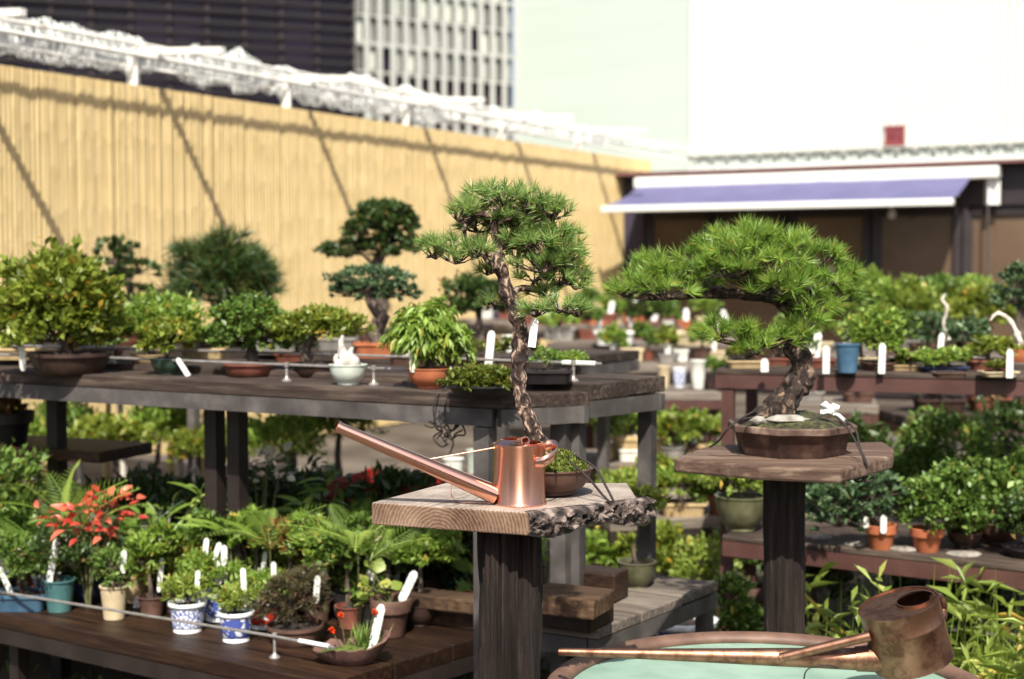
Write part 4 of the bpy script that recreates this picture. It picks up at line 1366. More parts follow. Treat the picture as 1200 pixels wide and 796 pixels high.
pads2 = [(738, 342, 27, 13), (765, 333, 32, 17), (790, 320, 38, 18, 8), (765, 316, 26, 13, 20), (775, 345, 34, 12, -20), (822, 334, 30, 14, -10), (815, 308, 36, 18), (850, 292, 40, 20), (884, 283, 46, 18), (846, 318, 34, 17, -30),
         (920, 292, 42, 20), (952, 307, 36, 20), (972, 325, 28, 17), (900, 310, 46, 20, -25), (940, 330, 42, 17, -25), (968, 345, 30, 13, -10), (905, 338, 44, 15, -40), (870, 300, 40, 18, -25), (985, 330, 14, 12), (880, 330, 34, 14, 25), (925, 350, 40, 12, -20),
         (840, 388, 24, 13, -25), (868, 392, 32, 16, -28), (897, 398, 32, 16, -30), (922, 394, 22, 14, -28), (880, 408, 30, 9, -38), (938, 378, 20, 11, -24), (955, 362, 32, 11, -14), (985, 348, 18, 10, -6)]
t2, p02, s2, rs2, zs2 = pine('pine_bonsai', 'broad spreading pine bonsai in an angular brown tray on the dark post stand', (927, 530), ZP + .001, ('oct', 150, 34, mat_noise('worn_tray_clay', (0.016, 0.007, 0.005), (0.050, 0.022, 0.015), 16, .65, 0, .4, .003, c3=(0.17, 0.10, 0.072), lo=.3, hi=.74)),
                             trunk2, limbs2, pads2, (25, 1.4, 2.8), 'pine_deep', BARK_DARK, .9, per=38, oval=.7, depth_scale=.8)
add_soil(t2, p02, rs2 * .95, zs2, .30, mat_noise('mossy_soil', (0.008, 0.006, 0.004), (0.03, 0.028, 0.010), 70, .95, 0, .9, .012, c3=(0.09, 0.10, 0.025)), seg=40)
loft(MB(), p02, [(.468 * 150 * s2, .79 * 34 * s2), (.507 * 150 * s2, .80 * 34 * s2), (.509 * 150 * s2, 1.0 * 34 * s2), (.505 * 150 * s2, 1.03 * 34 * s2), (.46 * 150 * s2, 1.02 * 34 * s2), (.458 * 150 * s2, .84 * 34 * s2)], ring_round(8), math.pi / 8).build('pot_rim', mat_noise('worn_tray_rim', (0.035, 0.017, 0.012), (0.12, 0.07, 0.05), 18, .7, 0, .4, .003, c3=(0.34, 0.25, 0.19), lo=.34, hi=.72), t2, bevel=.002)
mb = MB()
for (px, py, rx, rz_) in ((918, 489, 26, 6), (885, 490, 10, 5)):
    c = Vector((p02.x + (px - 927) * s2, p02.y - 26 * s2, p02.z + (530 - py) * s2))
    vs, fs = [], []
    for i in range(7):
        th = math.pi * i / 6
        for k in range(12):
            a = 2 * math.pi * k / 12
            d = Vector((math.sin(th) * math.cos(a), math.sin(th) * math.sin(a), math.cos(th)))
            r = 1 + .35 * noise.noise(d * 1.7 + c * 9)
            vs.append(c + Vector((d.x * rx * s2, d.y * rx * .6 * s2, d.z * rz_ * s2)) * r)
    for i in range(6):
        for k in range(12):
            fs.append((i * 12 + k, i * 12 + (k + 1) % 12, (i + 1) * 12 + (k + 1) % 12, (i + 1) * 12 + k))
    MB().add(vs, fs).build('stone', mat_noise('dull_stone', (.13, .115, .10), (.42, .39, .35), 30, .9, 0, .9, .01), t2, smooth=True)
# pale cloth bow tied to the tray rim
bowc = at_y(975, 486, p02.y - .06)
bv = MB()
for (dx, dz, l, w, a) in ((-5, 5, 18, 9, 2.2), (4, 7, 14, 9, 1.2), (12, -2, 17, 6, -.4), (-4, -2, 14, 8, 2.9)):
    d = Vector((math.cos(a), .2, math.sin(a))); n_ = Vector((-math.sin(a), .35, math.cos(a)))
    c = bowc
    vs = []
    for i in range(5):
        v = i / 4
        ww = w * s2 * (.25 + .75 * math.sin(min(v * 1.3, 1) * math.pi * .6))
        mid = c + d * (l * s2 * v) + Vector((0, -.006 * math.sin(v * 3), .004 * math.sin(v * 5)))
        vs += [mid - n_ * ww * .5, mid + Vector((0, -.006, 0)), mid + n_ * ww * .5]
    fs = []
    for i in range(4):
        fs += [(i * 3, i * 3 + 1, i * 3 + 4, i * 3 + 3), (i * 3 + 1, i * 3 + 2, i * 3 + 5, i * 3 + 4)]
    bv.add(vs, fs)
bo = bv.build('cloth_bow', mat_noise('white_cloth', (.70, .70, .66), (.80, .80, .76), 30, .8, 0, .2, .002), None, smooth=True)
bo.modifiers.new('solidify', 'SOLIDIFY').thickness = .0015
tag(bo, 'small white cloth tie on the rim of the angular tray', 'cloth')
rope('black rope tying the angular tray down over the slab right end', [at_y(978, 487, 3.62), at_y(992, 500, 3.60), at_y(1004, 520, 3.58), at_y(1012, 538, 3.56), at_y(1014, 550, 3.58), at_y(1004, 560, 3.62)])
rope('black rope loop from the angular tray to the slab edge', [at_y(990, 492, 3.66), at_y(1003, 505, 3.64), at_y(1008, 525, 3.60), at_y(1016, 545, 3.575), at_y(1010, 560, 3.60), at_y(994, 561, 3.63)])
rope('black rope from the angular tray left rim down to the slab', [at_y(884, 482, 3.66), at_y(866, 492, 3.62), at_y(852, 504, 3.62), at_y(842, 517, 3.66), at_y(832, 524, 3.72)])
kn = MB()
for k in range(4):
    c = at_y(1000 + k * 6, 556 + (k % 2) * 4, 3.60)
    kn.tube(spline([c + Vector((math.cos(a) * .013, .004 * math.sin(2 * a + k), math.sin(a) * .010)) for a in np.linspace(0, 5.8, 8)], 3), .0028, 5)
tag(kn.build('rope_knot', ROPE, None, smooth=True), 'coiled black rope end under the worn slab of the far stand', 'rope')

# ================================================================== TUB AND OLD CAN
TZ, TR = .585, .480
tc_ = Vector((.555, 3.0, 0))
tub = thing('water_tub', 'round tub with a thick brown rim and green inside in the foreground', 'tub', tc_, 0)
TEAL = mat_noise('green_tub_paint', (0.15, 0.24, 0.185), (0.24, 0.35, 0.28), 11, .45, 0, .1, .002, mapscale=(1, 1, .25), lo=.2, hi=.6)
RIMM = mat_noise('brown_tub_rim', (0.075, 0.038, 0.026), (0.17, 0.095, 0.066), 14, .6, 0, .4, .004)
MB().lathe(tc_, [(TR * .80, 0), (TR * .86, .03), (TR * .97, TZ - .05), (TR * .975, TZ - .03)], 72).build('outer_wall', RIMM, tub, smooth=40)
MB().lathe(tc_, [(TR * .93, TZ - .012), (TR * .925, TZ - .06), (TR * .86, .12), (.001, .12)], 72).build('lining', TEAL, tub, smooth=40)
rim = []
for i in range(14):
    a = 2 * math.pi * i / 14
    rim.append((TR * .968 + math.cos(a) * .025, TZ - .006 + math.sin(a) * .017))
MB().lathe(tc_, rim, 96, close=True).build('rim', RIMM, tub, smooth=True)
def m_water():
    m, nt, bs = nodes_of('tub_water')
    bs.inputs['Base Color'].default_value = (.55, .75, .65, 1)
    bs.inputs['Roughness'].default_value = .02
    bs.inputs['Transmission Weight'].default_value = 1.0
    bs.inputs['IOR'].default_value = 1.33
    f = noise_tex(nt, 14, 2)
    bump(nt, bs, f, .08, .01)
    return m
MB().lathe(tc_, [(TR * .905, TZ - .20), (.001, TZ - .20)], 64).build('water', m_water(), tub)

# aged can lying across the tub
s = 3.0 / FPX
R2, H2 = 46 * s, 76 * s
cc2 = at_y(1071, 776, 2.93)
roll = math.radians(-17); pitchc = math.radians(9)
m2 = Matrix.Translation(cc2) @ Matrix.Rotation(pitchc, 4, 'X') @ Matrix.Rotation(roll, 4, 'Y')
can2 = thing('watering_can', 'old tarnished copper watering can lying across the tub rim', 'watering can', cc2, 0)
MB().lathe((0, 0, 0), [(R2 * .98, 0), (R2 * 1.015, .003), (R2, .008), (R2, H2 * .62), (R2 * 1.012, H2 * .63), (R2 * 1.012, H2 * .66), (R2, H2 * .67), (R2, H2 - .006), (R2 * 1.02, H2 - .003), (R2 * 1.02, H2), (R2 * .97, H2), (R2 * .965, .01), (.001, .008)], 56, m=m2, sy=.86).build('body', COPPER_OLD, can2, smooth=40)
can_top(MB(), m2 @ Matrix.Diagonal((1, .86, 1, 1)), R2 * .975, H2 - .003, (R2 * .42, -R2 * .05), R2 * .48, .005).build('top_plate', COPPER_OLD, can2, smooth=40)
root2 = m2 @ Vector((-R2 * .80, -.008, .030))
tip2 = at_y(655, 764, 3.03); 
d2 = tip2 - root2
MB().tube([root2 + d2 * (i / 12) for i in range(13)], lerp_list([14 * s, 12.2 * s, 11.2 * s, 10 * s, 8.6 * s, 7.4 * s, 6.2 * s, 5.2 * s, 4.6 * s], 13), 20).build('spout', COPPER_OLD, can2, smooth=40)
MB().tube([m2 @ Vector((-R2 * .6, -.01, .030)), root2 + d2 * .075], [17 * s, 14.2 * s], 20).build('spout_collar', COPPER_OLD, can2, smooth=40)
MB().tube([m2 @ Vector((-R2 * .93, -.03, H2 * .72)), root2 + d2 * .31 + Vector((0, -.020, 2 * s))], [6.0 * s, 5.6 * s], 12).build('brace', COPPER_OLD, can2, smooth=40)
hp = [m2 @ Vector(q) for q in ((R2 * .86, .0, H2 * .93), (R2 * 1.06, .02, H2 * .86), (R2 * 1.12, .02, H2 * .74), (R2 * 1.08, .02, H2 * .62), (R2 * .98, .0, H2 * .56))]
MB().tube(spline(hp, 6), 4.2 * s, 10).build('handle', COPPER_OLD, can2, smooth=True)
wo = MB().tube(spline([at_y(942, 796, 2.72), at_y(945, 786, 2.70), at_y(955, 781, 2.70), at_y(972, 780, 2.70), at_y(982, 783, 2.72)], 5), .0014, 5).build('wire_hook', ROPE, None, smooth=True)
tag(wo, 'thin dark wire hook beside the old can spout', 'wire')

# ================================================================== PLANTS WITH SINGLE LEAVES
def leaf_mesh(name, mat, var, w=.5, fold=.12, bend=.25, tipw=.0, lobes=False):
    me = bpy.data.meshes.new(name)
    vs, fs = [], []
    rows = [(0, .04), (.15, .55), (.35, .95), (.6, .85), (.82, .45), (1.0, .02)]
    if lobes:
        rows = [(0, .05), (.10, 1.0), (.28, .42), (.42, 1.25), (.60, .40), (.78, .45), (1.0, .02)]
    for (y, k) in rows:
        z = -bend * y * y
        vs += [(-w / 2 * k, y, z + fold * w * k), (0, y, z), (w / 2 * k, y, z + fold * w * k)]
    for i in range(len(rows) - 1):
        fs += [(i * 3, i * 3 + 1, i * 3 + 4, i * 3 + 3), (i * 3 + 1, i * 3 + 2, i * 3 + 5, i * 3 + 4)]
    me.from_pydata(vs, [], fs)
    at = me.attributes.new('var', 'FLOAT', 'POINT')
    at.data.foreach_set('value', [var] * len(vs))
    me.polygons.foreach_set('use_smooth', [True] * len(fs))
    me.materials.append(mat)
    return me

def frond_mesh(mat, var, n=15, bend=.45, leaflet=.22):
    vs, fs, va = [], [], []
    def pos(t):
        return Vector((0, t, .25 * t - bend * t * t))
    for i in range(n):
        t = .12 + .86 * i / (n - 1)
        p = pos(t)
        l = leaflet * math.sin(math.pi * min(1, (t * .82 + .17))) ** .8
        for sg in (-1, 1):
            d = Vector((sg, .75, -.15)).normalized()
            sd = Vector((0, 1, .1)) * .011
            k = len(vs)
            vs += [p, p + d * l * .5 + sd + Vector((0, 0, .012)), p + d * l, p + d * l * .5 - sd]
            fs += [(k, k + 1, k + 2), (k, k + 2, k + 3)]
    k = len(vs)
    for i in range(9):
        p = pos(i / 8)
        vs += [p + Vector((-.006, 0, 0)), p + Vector((.006, 0, 0))]
    fs += [(k + 2 * i, k + 2 * i + 1, k + 2 * i + 3, k + 2 * i + 2) for i in range(8)]
    me = bpy.data.meshes.new('frond')
    me.from_pydata(vs, [], fs)
    at = me.attributes.new('var', 'FLOAT', 'POINT')
    at.data.foreach_set('value', [var] * len(vs))
    me.materials.append(mat)
    return me

_lm = {}
def leaf_of(kind, mat):
    key = (kind, mat)
    if key not in _lm:
        if kind == 'frond':
            _lm[key] = [frond_mesh(LEAF[mat], v, 17 + 2 * i, .55 + .15 * i) for i, v in enumerate((.25, .5, .8))]
        elif kind == 'strap':
            _lm[key] = [leaf_mesh('leaf', LEAF[mat], v, .085, .3, .55 + .2 * i) for i, v in enumerate((.3, .55, .85))]
        elif kind == 'lance':
            _lm[key] = [leaf_mesh('leaf', LEAF[mat], v, .26, .2, .3 + .15 * i) for i, v in enumerate((.3, .55, .85))]
        elif kind == 'round':
            _lm[key] = [leaf_mesh('leaf', LEAF[mat], v, .95, .1, .12) for v in (.4, .65, .95)]
        elif kind == 'lobed':
            _lm[key] = [leaf_mesh('leaf', LEAF[mat], v, .95, .1, .25, lobes=True) for v in (.4, .65, .95)]
        else:
            _lm[key] = [leaf_mesh('leaf', LEAF[mat], v, .5, .15, .25 + .1 * i) for i, v in enumerate((.25, .55, .85))]
    return _lm[key]

def put_leaf(parent, me, p, d, size, nrm=None, name='leaf'):
    o = bpy.data.objects.new(name, me)
    COL.objects.link(o)
    o.parent = parent
    d = Vector(d).normalized()
    nrm = Vector(nrm or (0, -.4, 1))
    x = d.cross(nrm).normalized()
    z = x.cross(d)
    m = Matrix((x, d, z)).transposed()
    o.location = Vector(p) - Vector(parent.location)
    o.rotation_euler = m.to_euler()
    o.scale = (size, size, size)
    return o

def leafy(name, label, base, z, stems, kind, mat, size, count, spread, pot=None, cat='plant', group=None, up=.35, y=None, tags=(), bark=None, soil=None):
    """stems: (dx, dy) of each stem's head in pixels from the foot; leaves are single objects round each head"""
    p0 = at_z(base[0], base[1], z) if y is None else Vector((at_y(base[0], base[1], y).x, y, z))
    s = mpp(p0)
    t = thing(name, label, cat, p0, 0, group)
    top = 0
    if pot:
        _, rs, zs = add_pot(t, pot[0], pot[1] * s, pot[2] * s, pot[3], p0)
        add_soil(t, p0, rs * 1.02, zs, .1, soil)
        top = zs * .9
    ms = leaf_of(kind, mat)
    st = MB()
    for (dx, dy) in stems:
        h = p0 + Vector((dx * s, random.uniform(-.3, .3) * spread * s, dy * s))
        a = p0 + Vector((random.uniform(-3, 3) * s, 0, top))
        mid = a.lerp(h, .55) + Vector((-dx * .15 * s, 0, 0))
        st.tube(spline([a, mid, h], 4), lerp_list([1.6 * s, .9 * s], 9), 5)
        for k in range(count):
            if kind in ('strap', 'frond'):
                az = 2 * math.pi * (k + random.random() * .8) / count
                d = Vector((math.cos(az), math.sin(az), random.uniform(.5, 1.3) if kind == 'strap' else random.uniform(.7, 1.6)))
                p = h
            else:
                v = Vector((random.gauss(0, 1), random.gauss(0, 1), random.gauss(0, .8)))
                p = h + v * (spread * s * .4)
                d = Vector((v.x, v.y, v.z * .4)).normalized() + Vector((random.gauss(0, .35), random.gauss(0, .35), up + random.gauss(0, .25)))
                if k % 2 == 0:
                    st.tube([h - Vector((0, 0, spread * .2 * s)), p], .6 * s, 4, cap=False)
            put_leaf(t, random.choice(ms), p, d, size * s * random.uniform(.7, 1.2), (random.gauss(0, .3), -.45 + random.gauss(0, .3), 1), 'frond' if kind == 'frond' else 'leaf')
    st.build('stem', bark or LEAF_STEM, t, smooth=True)
    for g in tags:
        q = p0 + Vector((g[0] * s, -4 * s, g[1] * s))
        tag_mesh(MB(), q, g[2] * s, g[3] * s, g[4] if len(g) > 4 else 0, random.uniform(-.12, .12), random.uniform(-.2, .2), .5).build('plant_label', LABEL_INK, t)
    return t
LEAF_STEM = mat_noise('green_stem', (0.05, 0.06, 0.02), (0.13, 0.13, 0.05), 40, .7, 0, 0)

# ================================================================== UPPER BENCH, FRONT ROW
plant('broadleaf_bonsai', 'large bushy yellow-green broadleaf bonsai at the left end of the long bench', 'bonsai', (82, 437), ZA, ('dish', 96, 24, 'darkbrown'),
      [(-18, 82, 58, 52), (-58, 62, 34, 34), (24, 70, 36, 40), (-20, 45, 62, 24), (10, 108, 30, 24)], ('leaf', 15, 8, 'yellow', 2300), [(0, 16, 9), (-4, 40, 7), (-10, 75, 5)],
      tags=[(-48, 4, 32, 9, 0, -20)])
plant('small_bonsai', 'small round olive-green bonsai in a dark green glazed bowl', 'bonsai', (198, 439), ZA, ('bowl', 44, 19, 'green'), [(-3, 40, 31, 20)], ('tight', 7, 4.5, 'yellow', 1300), rz=.2)
plant('small_bonsai', 'bright green bonsai in a yellow pot behind the dark green bowl', 'bonsai', (176, 431), ZA, ('bowl', 46, 16, 'sand'), [(12, 58, 42, 24), (-14, 46, 24, 16), (38, 42, 20, 18)], ('leaf', 9, 5.5, 'bright', 1500))
plant('small_bonsai', 'dense dark green mounded bonsai in a shallow red dish', 'bonsai', (292, 440), ZA, ('dish', 62, 15, 'redbrown'), [(0, 58, 38, 30), (-18, 42, 24, 20), (20, 44, 24, 20)], ('tight', 7, 5, 'mid', 2300), [(2, 10, 7), (4, 24, 6), (0, 50, 4)])
plant('spreading_bonsai', 'low spreading yellow-green bonsai in a brown dish beside the pale bowl', 'bonsai', (372, 441), ZA, ('dish', 62, 16, 'darkbrown'), [(-12, 58, 40, 16), (22, 56, 34, 15), (-36, 48, 20, 13), (5, 66, 32, 13)], ('leaf', 9, 4.5, 'yellow', 1600), [(-6, 10, 8), (-14, 26, 6), (-4, 48, 4)])
wr = plant('stone_bowl', 'pale celadon bowl holding a craggy white stone on the long bench', 'bowl', (408, 451), ZA, ('bowl', 46, 24, 'celadon'), (), None, soil=MOSS)
s = mpp(Vector(wr.location)); c0_ = Vector(wr.location)
for (dx, dy, hh, ww) in ((-6, 20, 38, 8), (5, 20, 24, 8), (-13, 20, 16, 6)):
    pth = [c0_ + Vector(((dx + math.sin(k * 1.3) * 2) * s, 0, (dy + hh * k / 5) * s)) for k in range(6)]
    MB().tube(pth, lerp_list([ww * s, ww * .8 * s, ww * .55 * s, ww * .2 * s], 6), 8, jitter=.5).build('stone', ROCK_WHITE, wr, smooth=60)
plant('weeping_bonsai', 'weeping light green bonsai in a round terracotta bowl', 'bonsai', (503, 455), ZA, ('bowl', 54, 24, 'terracotta'), [(-4, 78, 32, 20), (-24, 58, 22, 20), (24, 55, 26, 18), (0, 62, 36, 24), (36, 44, 14, 12), (4, 44, 22, 12)], ('hang', 13, 4.5, 'bright', 1700), [(2, 18, 6), (0, 36, 6), (-2, 60, 4)],
      tags=[(-18, 20, 34, 8, -.05, -20)])
ms = plant('moss_dish', 'wide shallow dark dish of mossy turf behind the slender pine trunk', 'planter', (566, 463), ZA, ('dish', 84, 13, 'black'), [(0, 18, 40, 13)], ('tight', 7, 3, 'moss', 2200), limbs=False, trunk=[(-20, 8, 1.0), (-19, 12, .6)])
plant('small_bonsai', 'low dark pot with a thin bare stem behind the slender pine', 'bonsai', (640, 449), ZB, ('rect', 62, 16, 'black'), [(0, 30, 20, 8)], ('leaf', 7, 4, 'mid', 160))

# labels standing on the bench
def loose_tag(label, px, py, z, h, w, tilt=0.0, lean=0.0, group=None):
    p = at_z(px, py, z)
    s = mpp(p)
    o = tag_mesh(MB(), p, h * s, w * s, tilt, lean, 0).build('plant_label', WHITE_PLASTIC)
    tag(o, label, 'label', group)
    return o
loose_tag('white round-topped label standing in front of the large yellow-green bonsai', 89, 436, ZA, 27, 12)
loose_tag('white label leaning against the rail beside the dark green bowl', 221, 441, ZA, 25, 6, -.55)
loose_tag('tall white label standing in the mossy dish behind the slender pine', 571, 441, ZA + .02, 54, 9, .10)

# rails on little chrome posts
def rail(label, pts, z, h, posts, r=.0042, name='label_rail', endcap=False):
    P = [at_z(x, y, z) for x, y in pts]
    t = thing(name, label, 'rail', P[0], 0)
    MB().tube([p + Vector((0, 0, h)) for p in P], r, 8).build('rod', CHROME, t, smooth=True)
    for (x, y) in posts:
        q = at_z(x, y, z)
        MB().lathe(q, [(.016, 0), (.016, .003), (.006, .012), (.0045, .02), (.0045, h - .008), (.008, h - .006), (.008, h + .007), (.003, h + .009)], 12).build('support', CHROME, t, smooth=40)
    if endcap:
        a, b = P[-1] + Vector((0, 0, h)), P[-2] + Vector((0, 0, h))
        d = (b - a).normalized()
        MB().tube([a + d * .02, a + d * .13], r * 1.7, 8).build('sleeve', WHITE_PLASTIC, t, smooth=True)
    return t
rail('thin metal label rail along the front edge of the long bench', [(-80, 430), (140, 437.5), (505, 454.5)], ZA, .052, [(-40, 432), (336, 447), (438, 451.5)], endcap=False)
rail('metal rail behind the front row with a white sleeve at its right end', [(-60, 420), (420, 436), (705, 448)], ZB, .055, [(132, 426), (672, 447)], endcap=True)
rail('rod rail along the front edge of the low plank bench', [(-80, 703), (322, 772), (392, 786)], ZL, .066, [(322, 771), (-30, 711)], r=.0045, endcap=True)

# ================================================================== UPPER BENCH, ROWS BEHIND
plant('dark_bonsai', 'dark tiered bonsai behind the large yellow-green one against the fence', 'bonsai', (150, 404), ZC, ('dish', 48, 14, 'redbrown'), [(-22, 100, 26, 18), (12, 86, 26, 12), (-12, 72, 24, 14), (14, 58, 20, 12), (-6, 112, 18, 12)], ('tight', 8, 4, 'dark', 900), [(0, 10, 5), (4, 40, 4.5), (2, 70, 4), (-16, 98, 3)])
plant('needle_bush', 'big dark shaggy fine-needled bonsai against the bamboo fence', 'bonsai', (262, 406), ZC, ('dish', 70, 20, 'darkbrown'), [(0, 82, 56, 42), (-24, 64, 34, 30), (26, 66, 34, 30)], ('fine', 22, 1.5, 'dark', 330), [(0, 16, 8), (2, 40, 7), (0, 75, 5)])
plant('tall_pine_bonsai', 'tall pine bonsai with a clipped dark dome above a lower tier', 'bonsai', (444, 401), ZC, ('rect', 52, 16, 'brown'), [(6, 140, 36, 22), (20, 132, 24, 20), (-16, 130, 22, 12), (-24, 106, 42, 12), (14, 112, 30, 11)], ('tight', 7, 3.2, 'dark', 4200), [(-2, 14, 9), (4, 50, 8), (-2, 85, 7), (6, 115, 5), (8, 140, 3)], limbs=True)
plant('deadwood_bonsai', 'five-needle pine bonsai with pale deadwood in a terracotta tray', 'bonsai', (440, 419), ZB, ('rect', 50, 18, 'terracotta'), [(-6, 92, 42, 13), (-36, 74, 20, 9), (26, 74, 26, 11), (-2, 78, 40, 12)], ('tight', 8, 3, 'bluegreen', 1500), [(6, 14, 10), (0, 30, 8), (8, 46, 8), (-6, 66, 6), (-4, 86, 4)])
plant('dark_bonsai', 'dark bushy bonsai half hidden behind the slender pine trunk', 'bonsai', (562, 409), ZC, ('dish', 46, 13, 'brown'), [(-8, 62, 32, 20), (10, 50, 26, 16), (-18, 48, 20, 12)], ('leaf', 9, 5, 'dark', 800), [(2, 10, 4), (0, 30, 4), (-2, 55, 3)])
plant('small_bonsai', 'little green bonsai in a grey trough behind the low spreading one', 'bonsai', (320, 414), ZC, ('rect', 70, 18, 'grey'), [(-8, 40, 26, 12)], ('leaf', 8, 4, 'mid', 400))
plant('small_bonsai', 'low bonsai in a cream pot between the dark bush and the fence', 'bonsai', (240, 421), ZB, ('rect', 54, 14, 'sand'), [(0, 26, 22, 10)], ('leaf', 7, 4, 'mid', 300))
plant('small_bonsai', 'little bonsai in a reddish tray behind the weeping bonsai', 'bonsai', (540, 427), ZB, ('dish', 80, 10, 'redbrown'), [(24, 18, 26, 8), (-20, 16, 20, 8)], ('tight', 6, 3, 'moss', 500))
plant('twisted_bonsai', 'small bonsai of bleached twisted deadwood behind the white stone', 'bonsai', (478, 428), ZB, ('rect', 44, 12, 'brown'), [(-10, 34, 14, 7)], ('tight', 6, 3, 'bluegreen', 200), [(0, 8, 8), (-6, 22, 7), (6, 34, 6), (-2, 46, 5), (8, 56, 2)], bark=DEADWOOD)

# far table by the fence: pots in reds and whites
fx = [(625, 379, 'redbrown', 40, 'red-brown trough'), (668, 378, 'redbrown', 38, 'long red-brown tray'), (706, 378, 'redbrown', 36, 'reddish square tray'), (740, 377, 'terracotta', 34, 'orange clay tray'), (775, 376, 'redbrown', 34, 'russet tray')]
for i, (x, yy, mt, w, d) in enumerate(fx):
    plant('tray_planter', 'empty %s %s on the far table by the fence' % (d, ('under the pine crown', 'left of the white labels', 'next to the spreading pine', 'below the spreading pine branch', 'farthest right')[i]), 'planter', (x, yy + 2), 1.0, ('rect', w, 13, mt), (), None, group='trays on the far table',
          tags=[(8, 8, 20, 8, .2 * (-1) ** i)] if i in (1, 2, 3) else ())
mid = [(655, 399, 'grey', 40, [(0, 22, 26, 9)], 'bright', 'low green seedlings in a grey trough on the pale middle table'),
       (720, 404, 'white', 50, (), None, 'white oblong tray at the front of the pale middle table'),
       (775, 398, 'brown', 40, [(0, 34, 16, 12)], 'mid', 'small green bonsai in a brown tray on the pale middle table'),
       (815, 404, 'cream', 60, (), None, 'cream oblong tray at the right of the pale middle table')]
for (x, yy, mt, w, cr, lm, lb) in mid:
    plant('tray_planter', lb, 'planter', (x, yy), .95, ('rect', w, 16, mt), cr, ('leaf', 8, 4, lm, 260) if lm else None)
for (x, yy, w, h, mt, lb) in ((778, 455, 16, 26, 'cream', 'cream cup pot on the grey middle table'), (796, 455, 18, 24, 'bluewhite', 'blue patterned cup pot on the grey middle table'), (818, 456, 20, 34, 'white', 'tall white cup pot on the grey middle table beside the brown bench post'), (742, 456, 24, 12, 'sand', 'low sand-coloured bowl on the grey middle table behind the bench corner')):
    plant('empty_pot', lb, 'pot', (x, yy), .80, ('cup', w, h, mt), (), None)

# tall white-grey sticks and pots at the foot of the fence
for i, (x, yy, w, h, mt, lb) in enumerate(((195, 377, 46, 16, 'white', 'white plastic trough at the foot of the fence behind the bright green bonsai'), (285, 377, 40, 18, 'white', 'white square pot at the foot of the fence above the low spreading bonsai'), (320, 376, 34, 16, 'white', 'white bowl at the foot of the fence next to the white square pot'),
                                  (545, 376, 44, 15, 'white', 'pale blue-white trough at the foot of the fence behind the weeping bonsai'), (590, 382, 34, 18, 'navy', 'dark navy pot at the foot of the fence behind the slender pine'), (610, 376, 26, 14, 'white', 'white round pot behind the slender pine trunk'))):
    plant('empty_pot', lb, 'pot', (x, yy), 0.9 if x > 400 else .98, ('rect', w, h, mt), (), None)
table('long pale table standing along the foot of the bamboo fence', 120, 383, 420, 380, .975, .6, W_GREY, STEEL_DARK)
table('pale table along the fence behind the slender pine', 500, 384, 640, 381, .895, .6, W_GREY, STEEL_DARK)

# ================================================================== RIGHT BENCH
plant('empty_pot', 'plain blue round pot on the brown steel bench', 'pot', (993, 437), ZD, ('cup', 30, 34, 'blue'), (), None)
plant('small_bonsai', 'bushy mid-green bonsai beside the blue pot on the brown bench', 'bonsai', (1030, 434), ZD, ('dish', 44, 10, 'brown'), [(-4, 40, 30, 26), (2, 62, 20, 14), (14, 26, 20, 12)], ('leaf', 9, 5, 'bright', 1000))
plant('small_bonsai', 'low cushion of bright leaves in a dark tray on the brown bench', 'bonsai', (1105, 436), ZD, ('rect', 56, 7, 'navy'), [(-4, 16, 30, 10), (14, 18, 20, 8)], ('leaf', 8, 5, 'bright', 420))
plant('small_bonsai', 'tiny yellow-green bonsai in a red-brown tray at the right of the brown bench', 'bonsai', (1158, 434), ZD, ('rect', 52, 13, 'redbrown'), [(4, 26, 26, 12)], ('leaf', 8, 5, 'yellow', 300))
plant('terracotta_bonsai', 'dark tiered bonsai with a white arching dead branch in a terracotta pot', 'bonsai', (1196, 424), ZD, ('dish', 44, 22, 'terracotta'), [(0, 90, 26, 18), (-14, 72, 22, 12), (18, 70, 22, 16), (8, 104, 22, 10)], ('tight', 8, 4, 'bluegreen', 900), [(6, 20, 7), (-2, 44, 6), (4, 70, 5), (2, 90, 4)])
dwp = [at_y(x, y, 5.05) for x, y in ((1196, 404), (1190, 388), (1180, 372), (1168, 368), (1160, 376))]
dw = MB().tube(spline(dwp, 5), lerp_list([.010, .011, .006, .007, .002], 21), 9, jitter=.8).build('driftwood', DEADWOOD, None, smooth=True)
tag(dw, 'white arched driftwood branch at the right end of the brown bench', 'driftwood')
for i, (x, yy, h, w, tl) in enumerate(((968, 438, 33, 8, 0), (1033, 438, 36, 8, .02), (1183, 443, 34, 8, 0), (896, 436, 16, 9, 0))):
    loose_tag(('white label before the blue pot on the brown bench', 'tall white label standing in front of the mid-green bonsai', 'white label standing before the terracotta pot at the right', 'short white label at the left end of the brown bench')[i], x, yy, ZD, h, w, tl)
for i, (x, yy, h, w, tl) in enumerate(((944, 430, 26, 9, .25), (992, 430, 40, 8, 0), (1100, 430, 36, 7, .1), (1138, 428, 26, 8, 0), (955, 430, 38, 9, .1))):
    loose_tag(('white label leaning behind the spreading pine trunk', 'white label rising behind the blue pot', 'white label in the middle of the brown bench', 'white label among the small trays on the brown bench', 'white label right of the spreading pine trunk')[i], x, yy - 4, ZD, h, w, tl)
for i, (x, yy, w, mt) in enumerate(((955, 431, 46, 'redbrown'), (1070, 430, 54, 'grey'), (1128, 430, 50, 'grey'), (1085, 425, 64, 'cream'))):
    plant('tray_planter', ('red-brown tray behind the spreading pine trunk', 'grey stone tray on the brown bench', 'second grey tray on the brown bench right of the labels', 'wide cream tray at the back of the brown bench')[i], 'planter', (x, yy), ZD, ('rect', w, 11, mt), (), None)
